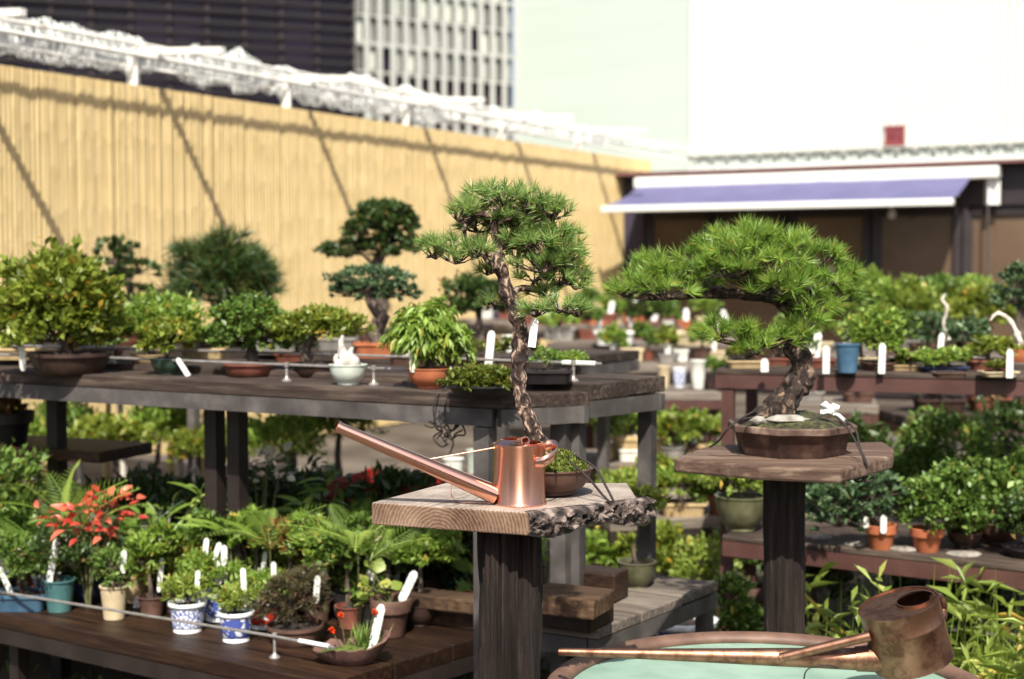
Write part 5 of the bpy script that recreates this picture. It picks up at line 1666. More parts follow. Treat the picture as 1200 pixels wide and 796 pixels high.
# back table: pale maples before the shop
bt = [(955, 412, [(-6, 38, 30, 26), (8, 62, 20, 16)], 'bright', 'leaf', 'light green maple bonsai just right of the spreading pine'),
      (1015, 411, [(0, 60, 34, 26), (-14, 44, 26, 18), (6, 80, 16, 14)], 'bright', 'leaf', 'upright fresh green maple bonsai in front of the shop door'),
      (1068, 410, [(0, 56, 30, 20), (16, 40, 28, 20), (-8, 70, 18, 12)], 'pale', 'leaf', 'pale yellow-green maple bonsai with a rounded crown'),
      (1100, 408, [(0, 64, 24, 16), (10, 50, 24, 14)], 'mid', 'leaf', 'mid-green bonsai standing behind the pale maples'),
      (1085, 414, [(0, 32, 26, 10), (8, 22, 24, 9)], 'bluegreen', 'tight', 'low blue-green pine bonsai below the pale maples'),
      (1148, 412, [(0, 50, 36, 24), (-18, 34, 26, 18), (20, 40, 26, 16), (2, 66, 24, 12)], 'yellow', 'leaf', 'wide yellow-green bonsai near the right end of the back table'),
      (1136, 407, [(0, 66, 26, 14)], 'bright', 'leaf', 'small bright bonsai peeping over the wide yellow-green one'),
      (1215, 412, [(-14, 66, 26, 20), (0, 50, 26, 18)], 'mid', 'leaf', 'green bonsai cut by the right edge of the back table')]
for (x, yy, cr, lm, kd, lb) in bt:
    plant('maple_bonsai', lb, 'bonsai', (x, yy), 1.0, ('rect', 40, 12, random.choice(['grey', 'brown', 'cream', 'redbrown'])), cr, (kd, 9, 5, lm, 800))
wl = MB().tube(spline([at_y(x, y, 6.4) for x, y in ((1112, 398), (1106, 380), (1110, 362), (1104, 352), (1108, 344))], 4), lerp_list([.010, .006, .008, .002], 17), 9, jitter=.9).build('driftwood', DEADWOOD, None, smooth=True)
tag(wl, 'upright piece of bleached driftwood among the pale maples', 'driftwood')

# lower right shelf
FLATSTONE = mat_noise('grey_flat_stone', (.12, .105, .09), (.30, .27, .235), 40, .9, 0, .8, .006)
plant('potted_shrub', 'blue-green bonsai shrub in a plain terracotta pot with two white labels', 'bonsai', (1032, 643), ZD2, ('flower', 38, 29, 'terracotta'), [(-30, 56, 40, 24), (-8, 66, 34, 22), (-62, 50, 30, 24), (-50, 30, 26, 14)], ('tight', 8, 4, 'bluegreen', 1700), tags=[(-3, 22, 22, 9, 0, -22), (-20, 26, 14, 8, 0, -10)])
plant('potted_shrub', 'rounded leafy shrub in a terracotta pot on the lower brown shelf', 'bonsai', (1086, 646), ZD2, ('flower', 40, 28, 'terracotta'), [(20, 60, 42, 30), (0, 48, 30, 24), (44, 40, 24, 24), (28, 84, 26, 18)], ('leaf', 9, 6, 'mid', 1500), [(0, 24, 4), (8, 44, 4), (18, 64, 3)])
plant('potted_shrub', 'glossy dark green shrub in a brown pot at the right end of the lower shelf', 'bonsai', (1170, 636), ZD2, ('bowl', 66, 26, 'brown'), [(22, 52, 36, 30), (8, 70, 30, 22), (36, 86, 26, 22), (0, 44, 24, 20)], ('leaf', 10, 7, 'mid', 1300))
plant('potted_shrub', 'small moss-covered pot of yellowing plants left of the dark post', 'plant', (868, 622), ZD2, ('bowl', 62, 42, 'olive'), [(-8, 60, 30, 22), (14, 66, 24, 20)], ('leaf', 11, 5, 'pale', 500), soil=MOSS)
plant('potted_shrub', 'dark leafy bonsai in a black dish at the far right of the lower shelf', 'bonsai', (1205, 652), ZD2, ('dish', 60, 12, 'black'), [(-6, 40, 30, 24)], ('leaf', 9, 6, 'dark', 500))
plant('potted_shrub', 'squat bowl of low green plants between the terracotta pots', 'plant', (1130, 640), ZD2, ('bowl', 42, 18, 'brown'), [(0, 24, 20, 8)], ('leaf', 8, 4, 'yellow', 220))
for i, (x, yy, w) in enumerate(((1003, 642, 30), (1060, 648, 34), (1130, 654, 40), (960, 634, 30))):
    p = at_z(x, yy - 3, ZD2); s = mpp(p)
    o = MB().lathe(p, [(w * s * .5, 0), (w * s * .52, .004), (w * s * .44, .010), (.001, .013)], 14, sy=.7, wob=.08).build('flat_stone', FLATSTONE, None, smooth=True)
    tag(o, ('flat pale stone beside the first terracotta pot', 'flat pale stone between the two terracotta pots', 'broad flat stone right of the second terracotta pot', 'flat pale stone beside the dark post')[i], 'stone')
# bushes seen between the tiers on the right, rooted in the ground beyond
for i, (x, yb, zt, cr, lm, n, lb, yy) in enumerate((
        (1110, 620, 0, [(0, 190, 50, 40), (-30, 150, 44, 40), (34, 140, 44, 40), (0, 100, 60, 36)], 'mid', 2200, 'loose green shrub growing behind the lower shelf on the right', 6.1),
        (990, 620, 0, [(0, 170, 50, 34), (-20, 130, 50, 40), (30, 120, 50, 40)], 'dark', 1700, 'dark shrub growing in shade behind the spreading pine post', 6.4),
        (1190, 620, 0, [(0, 190, 50, 40), (0, 140, 60, 40), (0, 90, 60, 40)], 'dark', 1700, 'dark shrub in the shade at the far right below the bench', 6.3),
        (860, 640, 0, [(0, 60, 40, 26), (24, 90, 30, 30), (-20, 90, 26, 26)], 'bright', 900, 'sunlit green shrub on the ground left of the spreading pine post', 6.8),
        (890, 520, 0, [(0, 40, 40, 24), (20, 60, 26, 16)], 'bright', 700, 'bright green shrub seen behind the angular tray', 8.2))):
    plant('garden_shrub', lb, 'shrub', (x, yb), zt, None, cr, ('leaf', 11, 6, lm, n), y=yy)

# ================================================================== LOW BENCH POTS
plant('tray_planter', 'blue rectangular tray with a dwarf shrub and a slanting grey label', 'bonsai', (28, 713), ZL, ('rect', 64, 20, 'blue'), [(-10, 58, 34, 24), (14, 52, 24, 20)], ('leaf', 8, 5, 'mid', 800), tags=[(-10, 16, 38, 8, -.45, -8), (-24, 30, 52, 13, 0, 6, 1)])
plant('cup_plant', 'teal glazed cup with a tall handwritten label at the left of the low bench', 'plant', (70, 716), ZL, ('cup', 38, 38, 'teal'), [(-10, 66, 30, 20), (18, 58, 22, 18)], ('leaf', 7, 4, 'dark', 500), tags=[(-10, 30, 58, 10, .18, -10, 1)])
plant('cup_plant', 'dark navy pot with a fine-leaved shrub between the teal and cream cups', 'plant', (103, 705), ZL, ('bowl', 36, 24, 'navy'), [(0, 52, 32, 26), (6, 34, 24, 14)], ('leaf', 7, 4, 'mid', 800), tags=[(0, 46, 26, 8, 0, -16, 1), (24, 52, 20, 6, 0, -4)])
plant('cup_plant', 'cream tapered cup with a wispy seedling and a label', 'plant', (134, 725), ZL, ('cup', 34, 40, 'cream'), [(0, 62, 24, 20), (6, 46, 18, 12)], ('leaf', 7, 3.5, 'mid', 420), tags=[(14, 56, 28, 9, .1, -10, 1)])
plant('cup_plant', 'sand-coloured bulging pot behind the cream cup', 'plant', (160, 706), ZL, ('bowl', 40, 34, 'sand'), [(4, 50, 24, 16), (16, 36, 22, 10)], ('leaf', 7, 4, 'yellow', 460), tags=[(4, -10, 24, 9, .12, -22, 1), (6, 58, 24, 8, 0, 10, 1)])
plant('porcelain_cup', 'blue-and-white porcelain cup with a speckled belly at the front', 'plant', (220, 740), ZL, ('foot', 44, 36, 'bluewhite'), [(-4, 48, 24, 14), (6, 56, 16, 10)], ('leaf', 9, 3, 'pale', 520), tags=[(12, 40, 34, 7, .08, -8)])
plant('porcelain_cup', 'flower-patterned blue-and-white porcelain cup in the second row', 'plant', (258, 726), ZL, ('foot', 44, 34, 'bluefloral'), [(2, 50, 28, 16), (-24, 60, 24, 18)], ('leaf', 9, 4, 'bright', 560), tags=[(-20, 50, 46, 8, .1, 6), (-12, 58, 34, 8, .35, 4), (6, 46, 42, 9, 0, -2), (0, 42, 30, 9, -.08, -6)])
plant('porcelain_cup', 'blue-panelled porcelain cup beside the rail post on the low bench', 'plant', (277, 751), ZL, ('foot', 42, 36, 'bluefloral'), [(4, 50, 24, 15), (-6, 44, 18, 10)], ('leaf', 9, 3, 'pale', 520), tags=[(12, 42, 46, 8, -.05, -8)])
plant('porcelain_cup', 'red-and-white porcelain cup behind the rail post', 'plant', (308, 735), ZL, ('foot', 42, 34, 'redwhite'), [(2, 48, 30, 18), (14, 40, 20, 14)], ('leaf', 9, 3.5, 'bright', 600), tags=[(15, 36, 44, 8, 0, -6)])
plant('heather_pot', 'bushy purple-green heather in a low crusty-rimmed brown pot', 'plant', (346, 753), ZL, ('dish', 68, 22, 'brown'), [(-4, 50, 36, 26), (16, 64, 26, 22), (-20, 36, 26, 14)], ('fine', 12, 1.5, 'purple', 130), tags=[(26, 50, 34, 9, .12, -14, 1)])
cres = plant('crescent_planter', 'jagged crescent-shaped clay planter with grass and orange flowers', 'planter', (412, 777), ZL, None, (), None)
s = mpp(Vector(cres.location)); pc = Vector(cres.location)
CLAY = mat_noise('rough_brown_clay', (0.07, 0.032, 0.026), (0.17, 0.085, 0.066), 20, .85, 0, .6, .004)
vs, fs = [], []
NA, NR = 40, 6
for i in range(NA):
    a = 2 * math.pi * i / NA
    hgt = 22 + 14 * math.cos(a - .15) ** 3 * (1 if math.cos(a) > 0 else .55) + 4 * noise.noise(Vector((a * 3, 1, 2))) + 2.5 * noise.noise(Vector((a * 9, 1, 2)))
    for j in range(NR):
        v = j / (NR - 1)
        rr = (22 + 24 * v ** .7)
        vs.append(pc + Vector((math.cos(a) * rr * s, math.sin(a) * rr * .62 * s, hgt * v * s)))
    for j in range(NR):
        v = 1 - j / (NR - 1)
        rr = (22 + 24 * v ** .7) - 4.5
        vs.append(pc + Vector((math.cos(a) * rr * s, math.sin(a) * rr * .62 * s, (2 + (hgt - 2) * v) * s)))
M2 = 2 * NR
for i in range(NA):
    for j in range(M2):
        fs.append((i * M2 + j, ((i + 1) % NA) * M2 + j, ((i + 1) % NA) * M2 + (j + 1) % M2, i * M2 + (j + 1) % M2))
MB().add(vs, fs).build('pot', CLAY, cres, smooth=50)
add_soil(cres, pc, 37 * s, 13 * s, .2, MOSS, .6, name='moss')
gv = Leaves(); ng = 150
P = np.array(pc) + np.stack([rng.normal(size=ng) * 7 * s + 18 * s, rng.normal(size=ng) * 4 * s, np.full(ng, 14 * s)], 1)
gv.blades(P, rng.normal(size=(ng, 3)) * .28 + np.array([0.05, 0, 1.0]), 36 * s * (.6 + .6 * rng.random(ng)), 1.9 * s, rng.random(ng), .1, .1)
gv.build('grass_blades', LEAF['mid'], cres)
for (dx, dy) in ((-22, 40), (-12, 58), (28, 62)):
    fl = Leaves(); n = 22
    d = unit(rng.normal(size=(n, 3)) + np.array([0, -.4, .3]))
    c = np.array(pc) + np.array([dx * s, -6 * s, dy * s])
    fl.blades(np.repeat(c[None], n, 0), d, 5 * s, 4 * s, rng.random(n))
    fl.build('flower', LEAF['orange'], cres)
    MB().tube([pc + Vector((dx * .5 * s, 0, 14 * s)), Vector(c)], .8 * s, 5).build('flower_stem', LEAF_STEM, cres)
tag_mesh(MB(), pc + Vector((24 * s, -8 * s, 16 * s)), 56 * s, 10 * s, .22, -.1).build('plant_label', LABEL_INK, cres)
leafy('round_leaf_plant', 'brown clay pot of round pale green leaves with a slanting label', (458, 744), ZL, [(-22, 56), (-10, 60), (-16, 44)], 'round', 'pale', 19, 5, 26, pot=('flower', 50, 44, 'brown'), tags=[(12, 40, 40, 10, .45)])
# behind the front rows
plant('cup_plant', 'grey-rimmed pot of feathery seedlings behind the crescent planter', 'plant', (408, 722), ZL, ('cup', 44, 30, 'grey'), [(0, 48, 30, 18), (-20, 56, 22, 16)], ('leaf', 9, 4, 'mid', 600), tags=[(-26, 40, 26, 10, .1, -8, 1)])
plant('cup_plant', 'small pale-leaved plant with a white label behind the heather', 'plant', (378, 716), ZL, ('cup', 38, 28, 'redbrown'), [(4, 46, 28, 20), (-16, 56, 20, 14)], ('leaf', 9, 5, 'bright', 600), tags=[(6, 50, 30, 11, -.05, -6, 1)])
plant('cup_plant', 'dark pot of yellowish seedlings behind the speckled porcelain cup', 'plant', (200, 716), ZL, ('cup', 38, 26, 'darkbrown'), [(0, 44, 30, 18), (-12, 58, 20, 14), (14, 66, 22, 18)], ('leaf', 8, 4, 'yellow', 800), tags=[(-26, 66, 22, 8, 0, -4, 1)])
plant('cup_plant', 'turquoise-rimmed small pot with dark leaves behind the sand pot', 'plant', (183, 698), ZL, ('cup', 34, 30, 'teal'), [(0, 44, 26, 14)], ('leaf', 8, 5, 'dark', 320), tags=[(-8, 46, 30, 7, .05, -6)])
plant('cup_plant', 'white pot with pale flowers behind the teal cup', 'plant', (56, 697), ZL, ('bowl', 36, 26, 'bluewhite'), [(0, 40, 26, 18)], ('leaf', 7, 4, 'dark', 320), tags=[(4, 40, 30, 6, 0, -8)])
plant('cup_plant', 'terracotta pot of mixed seedlings behind the red porcelain cup', 'plant', (330, 706), ZL, ('dish', 60, 18, 'terracotta'), [(0, 36, 36, 16), (16, 46, 28, 16)], ('leaf', 10, 4, 'bright', 600), tags=[(12, 40, 30, 8, 0, -6, 1)])
plant('cup_plant', 'patch of bronze-tipped leaves in a brown trough behind the low bench cups', 'plant', (350, 690), ZL, ('rect', 90, 18, 'brown'), [(-10, 44, 38, 16), (26, 40, 38, 16), (-4, 56, 30, 10)], ('leaf', 11, 6, 'rust', 800))
plant('cup_plant', 'round brown pot of trailing dark leaves near the stump post', 'plant', (440, 706), ZL, ('bowl', 54, 26, 'brown'), [(0, 46, 38, 22), (-20, 36, 26, 16)], ('leaf', 10, 6, 'mid', 700), tags=[(24, 14, 50, 8, .1, -6, 1)])
plant('trough_shrub', 'dense layered green shrub spilling over a ribbed trough under the near plank', 'shrub', (470, 688), ZL, ('rect', 100, 28, 'grey'), [(0, 52, 52, 16), (-40, 46, 34, 16), (36, 56, 36, 16), (-4, 70, 46, 12)], ('leaf', 13, 6, 'mid', 1500))
leafy('red_leaf_plant', 'bright red-leaved nandina glowing in the shade behind the low bench cups', (104, 712), ZL, [(-30, 106), (-12, 112), (8, 106), (28, 122), (-2, 98), (20, 108), (36, 112)], 'leaf', 'red', 18, 12, 30)
leafy('broad_leaf_plant', 'plant with a few broad fresh leaves behind the labelled pots', (215, 690), ZL, [(-14, 70), (-30, 62), (4, 64), (22, 86)], 'leaf', 'bright', 26, 5, 30)
leafy('young_tree', 'young yellow-green shrub with tiered leaves at the left edge', (18, 690), ZL, [(-16, 120), (6, 130), (20, 108), (-6, 92), (24, 84), (6, 104), (-26, 90)], 'leaf', 'yellow', 18, 11, 30, cat='shrub')
leafy('young_tree', 'small bright-leaved sapling on a pale stick beside the red leaves', (188, 692), ZL, [(0, 92), (-14, 80), (12, 86), (-24, 66)], 'leaf', 'bright', 17, 9, 24, cat='shrub', bark=DEADWOOD)
leafy('fern', 'tall feathery fern rising above the red-leaved plant', (84, 706), ZL, [(-4, 84), (14, 70)], 'frond', 'bright', 96, 5, 20)
leafy('fern', 'feathery fern in shade right of the tall fern', (146, 704), ZL, [(0, 44)], 'frond', 'bluegreen', 92, 7, 20)
leafy('fern', 'arching fern fronds below the copper spout', (432, 712), ZL, [(-6, 70), (14, 60)], 'frond', 'bright', 96, 6, 20)
leafy('fern', 'green fern beside the white flowers', (334, 704), ZL, [(0, 54), (-20, 46)], 'frond', 'mid', 90, 5, 20)
leafy('strap_leaf_plant', 'clump of arching strap leaves in the middle of the low bench', (262, 690), ZL, [(0, 50)], 'strap', 'mid', 58, 16, 20)
leafy('strap_leaf_plant', 'clump of grassy strap leaves behind the tall labels', (300, 684), ZL, [(0, 62)], 'strap', 'bright', 46, 14, 20)
leafy('lily_plant', 'small plant of lance-shaped leaves behind the porcelain cups', (240, 694), ZL, [(0, 60), (14, 52)], 'lance', 'bright', 34, 7, 16)
leafy('lily_plant', 'dark lance-leaved plant in the shade below the copper spout', (395, 682), ZL, [(0, 84), (-24, 74), (22, 70)], 'lance', 'mid', 36, 8, 18)
leafy('vine_plant', 'single bright lobed ivy leaf cluster right of the stump post', (640, 700), .35, [(6, 58), (-4, 44)], 'lobed', 'bright', 34, 2, 12)
leafy('ivy_pot', 'square terracotta pot with a trailing green leaf left of the stump post', (553, 714), ZL, [(-8, 44), (-2, 34)], 'lobed', 'bright', 24, 3, 12, pot=('cup', 40, 26, 'terracotta'))
# white flowers in the gloom
t = leafy('white_flower', 'cluster of white flowers in the gloom under the long bench', (308, 704), ZL, [(-10, 160), (8, 166), (2, 150), (22, 154)], 'round', 'white', 13, 9, 20, cat='flower')
# shrubs in the shade under and behind the bench
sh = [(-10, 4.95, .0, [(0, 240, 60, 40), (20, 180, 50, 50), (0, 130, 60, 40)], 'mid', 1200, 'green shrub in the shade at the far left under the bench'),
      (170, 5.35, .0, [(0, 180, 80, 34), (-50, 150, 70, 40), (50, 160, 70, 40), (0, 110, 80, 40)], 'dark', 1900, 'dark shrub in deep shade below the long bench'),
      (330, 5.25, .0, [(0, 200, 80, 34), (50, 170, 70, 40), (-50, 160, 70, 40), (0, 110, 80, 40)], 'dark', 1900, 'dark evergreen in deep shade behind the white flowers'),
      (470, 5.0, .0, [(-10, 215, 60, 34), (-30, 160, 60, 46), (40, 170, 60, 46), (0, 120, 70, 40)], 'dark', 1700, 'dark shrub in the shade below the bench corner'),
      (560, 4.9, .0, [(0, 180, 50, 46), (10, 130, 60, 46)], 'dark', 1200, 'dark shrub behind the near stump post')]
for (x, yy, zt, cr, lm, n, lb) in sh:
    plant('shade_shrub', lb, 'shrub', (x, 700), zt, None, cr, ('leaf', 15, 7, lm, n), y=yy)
# sunlit greenery beyond the bench legs
lit = [(20, 7.0, [(0, 82, 40, 24)], 'bright', 'sunlit low green plant far under the bench at the left edge'),
       (75, 7.2, [(0, 88, 36, 26), (20, 72, 30, 20)], 'mid', 'sunlit shrub seen beside the first bench leg'),
       (130, 6.9, [(0, 82, 44, 24)], 'yellow', 'yellow-green sunlit shrub seen through the bench legs'),
       (190, 7.1, [(0, 88, 40, 28)], 'bright', 'bright sunlit shrub behind the dark bench post'),
       (250, 6.8, [(0, 78, 44, 24)], 'yellow', 'golden-green sunlit shrub left of the paired bench legs'),
       (330, 6.9, [(0, 82, 46, 26)], 'bright', 'bright sunlit shrub right of the paired bench legs'),
       (400, 7.3, [(0, 88, 44, 24)], 'yellow', 'yellow-green sunlit shrub above the copper spout tip')]
for (x, yy, cr, lm, lb) in lit:
    plant('sunny_shrub', lb, 'shrub', (x, 560), .30, ('dish', 50, 16, random.choice(['brown', 'grey', 'redbrown'])), cr, ('leaf', 10, 5, lm, 700), y=yy)
for i, x in enumerate((48, 98, 122, 148, 196, 215, 236, 290)):
    p = at_y(x, 560, 7.4 + .1 * (i % 3)); p.z = 0
    h = .95 + .12 * ((i * 5) % 4)
    o = MB().tube([p, p + Vector((.02 * (-1) ** i, 0, h * .5)), p + Vector((.06 * (-1) ** i, .0, h))], [.022, .018, .014], 7, jitter=.3).build('garden_stake', DEADWOOD if i % 2 else BAMBOO, None, smooth=True)
    tag(o, '%s pale garden stake from the left among the sunlit shrubs below the bench' % ('first', 'second', 'third', 'fourth', 'fifth', 'sixth', 'seventh', 'eighth')[i], 'stake', 'pale stakes below the bench')
# black tub on a shelf at the far left
bl = at_y(8, 520, 5.2)
plant('black_planter', 'black plastic planter at the left edge below the bench', 'planter', (8, 522), bl.z, ('flower', 64, 38, 'black'), [(6, 40, 18, 14)], ('leaf', 10, 5, 'rust', 120), y=5.2)
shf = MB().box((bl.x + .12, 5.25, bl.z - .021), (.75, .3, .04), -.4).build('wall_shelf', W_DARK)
tag(shf, 'dark plank shelf carrying the black planter at the left', 'shelf')
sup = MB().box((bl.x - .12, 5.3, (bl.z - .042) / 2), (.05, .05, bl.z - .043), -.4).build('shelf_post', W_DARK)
tag(sup, 'dark post under the plank shelf of the black planter', 'post')
# red and purple things glimpsed under the bench
RED = mat_noise('red_plastic', (0.20, 0.011, 0.008), (0.28, 0.02, 0.014), 5, .5, 0, 0)
p = at_y(470, 540, 5.15)
rb = thing('red_crate', 'red plastic crate glimpsed under the bench behind the copper spout', 'crate', Vector((p.x, 5.15, 0)), -.4)
m = Matrix.Translation((p.x, 5.15, 0)) @ Matrix.Rotation(-.4, 4, 'Z')
for (cx, cy, sx, sy) in ((0, -.15, .42, .014), (0, .15, .42, .014), (-.203, 0, .014, .286), (.203, 0, .014, .286)):
    for k in range(2):
        MB().box(m @ Vector((cx, cy, p.z - .22 + k * .12)), (sx, sy, .075), -.4).build('slat', RED, rb)
MB().box(m @ Vector((0, 0, p.z - .268)), (.42, .30, .02), -.4).build('base', RED, rb)
for (cx, cy) in ((-.2, -.15), (.2, -.15), (.2, .15), (-.2, .15)):
    MB().box(m @ Vector((cx, cy, (p.z - .06) / 2)), (.035, .035, p.z - .06), -.4).build('corner_post', RED, rb)
plant('empty_pot', 'lilac glazed pot glimpsed behind the copper spout', 'pot', (488, 572), .42, ('bowl', 40, 26, pot_mat('lilac', (0.22, 0.18, 0.36), (0.32, 0.28, 0.46), .35)), (), None, y=5.9)
b = at_y(500, 585, 5.9)
bx = thing('plant_stool', 'low wooden stool under the bench holding the lilac pot', 'stool', (b.x, 5.95, 0), .2)
MB().box((b.x, 5.95, .40), (.5, .35, .036), .2).build('seat', W_GREY, bx)
for sx in (-1, 1):
    for sy in (-1, 1):
        q = Matrix.Rotation(.2, 4, 'Z') @ Vector((sx * .21, sy * .14, 0))
        MB().box((b.x + q.x, 5.95 + q.y, .19), (.035, .035, .379), .2).build('leg', W_GREY, bx)
# white pots hanging in the sun behind the near bench corner
for i, (x, yy, w, h, mt, lb) in enumerate(((530, 500, 26, 34, 'white', 'white pot in sunlight under the bench corner beside the rope'), (556, 530, 22, 44, 'celadon', 'tall pale pot in sunlight behind the copper can brace'), (575, 520, 24, 40, 'white', 'white cylinder pot seen under the bench just left of the can'))):
    q = at_y(x, yy + 20, 5.6)
    plant('empty_pot', lb, 'pot', (x, 0), .62, ('cup', w, h, mt), (), None, y=5.6)
q = at_y(556, 540, 5.65)
bx = thing('plant_stool', 'grey plank stand holding white pots under the bench corner', 'stool', (q.x, 5.65, 0), -.5)
MB().box((q.x, 5.65, .60), (.45, .3, .036), -.3).build('seat', W_GREY, bx)
for sx in (-1, 1):
    for sy in (-1, 1):
        w_ = Matrix.Rotation(-.3, 4, 'Z') @ Vector((sx * .19, sy * .11, 0))
        MB().box((q.x + w_.x, 5.65 + w_.y, .29), (.035, .035, .579), -.3).build('leg', W_GREY, bx)

# ================================================================== TIMBER BLOCKS ON THE LOW BENCH
def block(label, px, py, z, L, W, H, rz, mat=None, name='timber_block'):
    p = at_z(px, py, z)
    o = MB().box((p.x, p.y, z + H / 2), (L, W, H), rz).build(name, mat or W_BLOCK, None, bevel=.006)
    return tag(o, label, 'timber')
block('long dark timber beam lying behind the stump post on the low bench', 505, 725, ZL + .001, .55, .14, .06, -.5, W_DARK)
block('short timber beam stacked on the long one left of the stump post', 520, 712, ZL + .062, .32, .10, .045, -.45, W_BLOCK)
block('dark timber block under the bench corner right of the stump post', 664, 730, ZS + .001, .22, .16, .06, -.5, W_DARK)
block('upper timber block with sunlit end on the stack right of the stump post', 668, 716, ZS + .062, .20, .15, .055, -.45)
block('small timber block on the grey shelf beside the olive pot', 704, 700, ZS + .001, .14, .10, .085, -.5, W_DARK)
# ================================================================== UNDER THE BENCH CORNER
plant('slim_sapling', 'olive glazed pot with a slim sapling on the grey shelf', 'plant', (746, 689), ZS, ('bowl', 46, 32, 'olive'), [(-10, 92, 24, 16), (12, 100, 24, 18), (0, 78, 20, 10)], ('leaf', 10, 6, 'yellow', 260), [(0, 26, 2.2), (-4, 46, 2), (2, 66, 1.6), (0, 90, 1)])
plant('porcelain_planter', 'large blue-and-white porcelain planter on the ground beyond the grey shelf', 'planter', (772, 790), 0, ('foot', 80, 66, 'bluewhite'), (), None, y=5.1)
plant('porcelain_planter', 'second large porcelain planter standing in front of the first', 'planter', (800, 790), 0, ('foot', 80, 52, 'bluefloral'), (), None, y=4.95)
for o in [o for o in COL.objects if o.parent is None and o.name.startswith('porcelain_planter')]:
    o.location.z = .14 if o.name == 'porcelain_planter' else .10
sl = MB().box((at_y(785, 790, 5.03).x, 5.03, .05), (.6, .55, .098), .1).build('stone_slab', mat_noise('grey_paving', (.16, .15, .13), (.3, .28, .25), 12, .9), None, bevel=.01)
tag(sl, 'low stone slab under the two porcelain planters', 'stone')
sl2 = MB().box((at_y(770, 790, 5.1).x, 5.28, .12), (.3, .22, .038), .1).build('stone_slab', mat_noise('grey_paving', (.16, .15, .13), (.3, .28, .25), 12, .9), None, bevel=.01)
tag(sl2, 'small stone block propping the rear porcelain planter', 'stone')
plant('terracotta_pot', 'terracotta pot with green sprigs low behind the tub rim', 'plant', (716, 790), .28, ('flower', 52, 34, 'terracotta'), [(-14, 48, 20, 12), (14, 44, 16, 10)], ('leaf', 10, 6, 'bright', 200), y=4.55)
st_ = MB().box((at_y(716, 790, 4.55).x, 4.55, .139), (.22, .22, .278), .3).build('stone_block', ROCK_WHITE, None, bevel=.01)
tag(st_, 'pale stone block under the terracotta pot behind the tub', 'stone')
# sunlit plants on the low pale table and ground in the middle
for (x, yb, z_, yy, pot, cr, lm, n, lb) in (
        (735, 604, .42, None, ('rect', 50, 14, 'cream'), [(0, 34, 34, 16)], 'pale', 500, 'pale sunlit plant in a cream tray on the low pale table'),
        (800, 603, .42, None, ('rect', 56, 16, 'sand'), [(0, 40, 34, 18), (20, 52, 22, 14)], 'bright', 500, 'bright plant in a sand-coloured tray on the low pale table'),
        (768, 600, .42, None, ('cup', 30, 26, 'white'), [(0, 44, 24, 18)], 'yellow', 300, 'yellowish plant in a white cup on the low pale table'),
        (845, 603, .42, None, ('cup', 34, 24, 'redbrown'), [(0, 48, 30, 26), (-6, 20, 26, 16)], 'bright', 500, 'trailing green plant at the right end of the low pale table'),
        (720, 520, .0, 7.6, None, [(0, 150, 40, 26), (40, 130, 40, 26)], 'bright', 700, 'sunny green bush behind the bench corner post'),
        (800, 520, .0, 7.9, None, [(0, 130, 44, 24), (-30, 110, 40, 24)], 'yellow', 700, 'yellow-green bush in sun between the two stands'),
        (740, 520, .0, 6.7, None, [(0, 60, 44, 26), (40, 50, 40, 22), (90, 56, 40, 24)], 'mid', 900, 'low green bush on the ground under the pale table'),
        (865, 760, .0, 4.6, None, [(0, 120, 26, 22), (-8, 150, 22, 20), (4, 80, 26, 30)], 'mid', 900, 'compact green conifer shrub left of the far stand post')):
    plant('sunny_shrub', lb, 'shrub', (x, yb), z_, pot, cr, ('leaf', 11, 6, lm, n), y=yy)
plant('white_box', 'white oblong trough on the ground in sun behind the grey shelf', 'planter', (810, 0), .0, ('rect', 110, 50, 'white'), (), None, y=6.2)
plant('cream_box', 'cream wooden trough in sun right of the bench leg', 'planter', (752, 0), .55, ('rect', 60, 30, 'sand'), (), None, y=6.9)
cbx = at_y(752, 0, 6.9)
o = MB().box((cbx.x, 6.9, .274), (.34, .26, .548), .0).build('crate_stand', W_GREY, None, bevel=.005)
tag(o, 'grey wooden box stand under the cream trough', 'stand')

# ================================================================== GRASS AND BAMBOO LEAVES BY THE TUB
gl = Leaves()
cols = []
for k in range(200):
    x = random.uniform(.88, 2.2); yv = random.uniform(3.85, 4.6)
    h = random.uniform(.34, .66)
    n = 8
    P = np.array([[x, yv, 0.02]]) + np.stack([rng.normal(size=n) * .012, rng.normal(size=n) * .012, rng.random(n) * h * .8], 1)
    D = rng.normal(size=(n, 3)) * .75 + np.array([-.1, -.15, .9])
    gl.blades(P, D, .08 + .14 * rng.random(n), .012 + .009 * rng.random(n), np.clip(.1 + .9 * rng.random(n), 0, 1), .15, .55)
    tops = np.array([[x, yv, 0]])
    gl.blades(tops, np.array([[rng.normal() * .08, rng.normal() * .08, 1.0]]), h * .95, .006, np.array([.4]), .1, 0)
g = gl.build('grass', LEAF['pale'], None)
g['kind'] = 'stuff'
tag(g, 'tall bright bamboo grass growing behind the tub on the right', 'grass')
fl = Leaves()
n = 5200
P = np.stack([rng.uniform(-3.5, 3.2, n), rng.uniform(3.6, 9.0, n), np.full(n, .01)], 1)
fl.blades(P, rng.normal(size=(n, 3)) * .5 + np.array([0, 0, 1.0]), .05 + .08 * rng.random(n), .015, rng.random(n), .2, .3)
g = fl.build('undergrowth', LEAF['mid'], None)
g['kind'] = 'stuff'
tag(g, 'low green undergrowth between the benches', 'undergrowth')

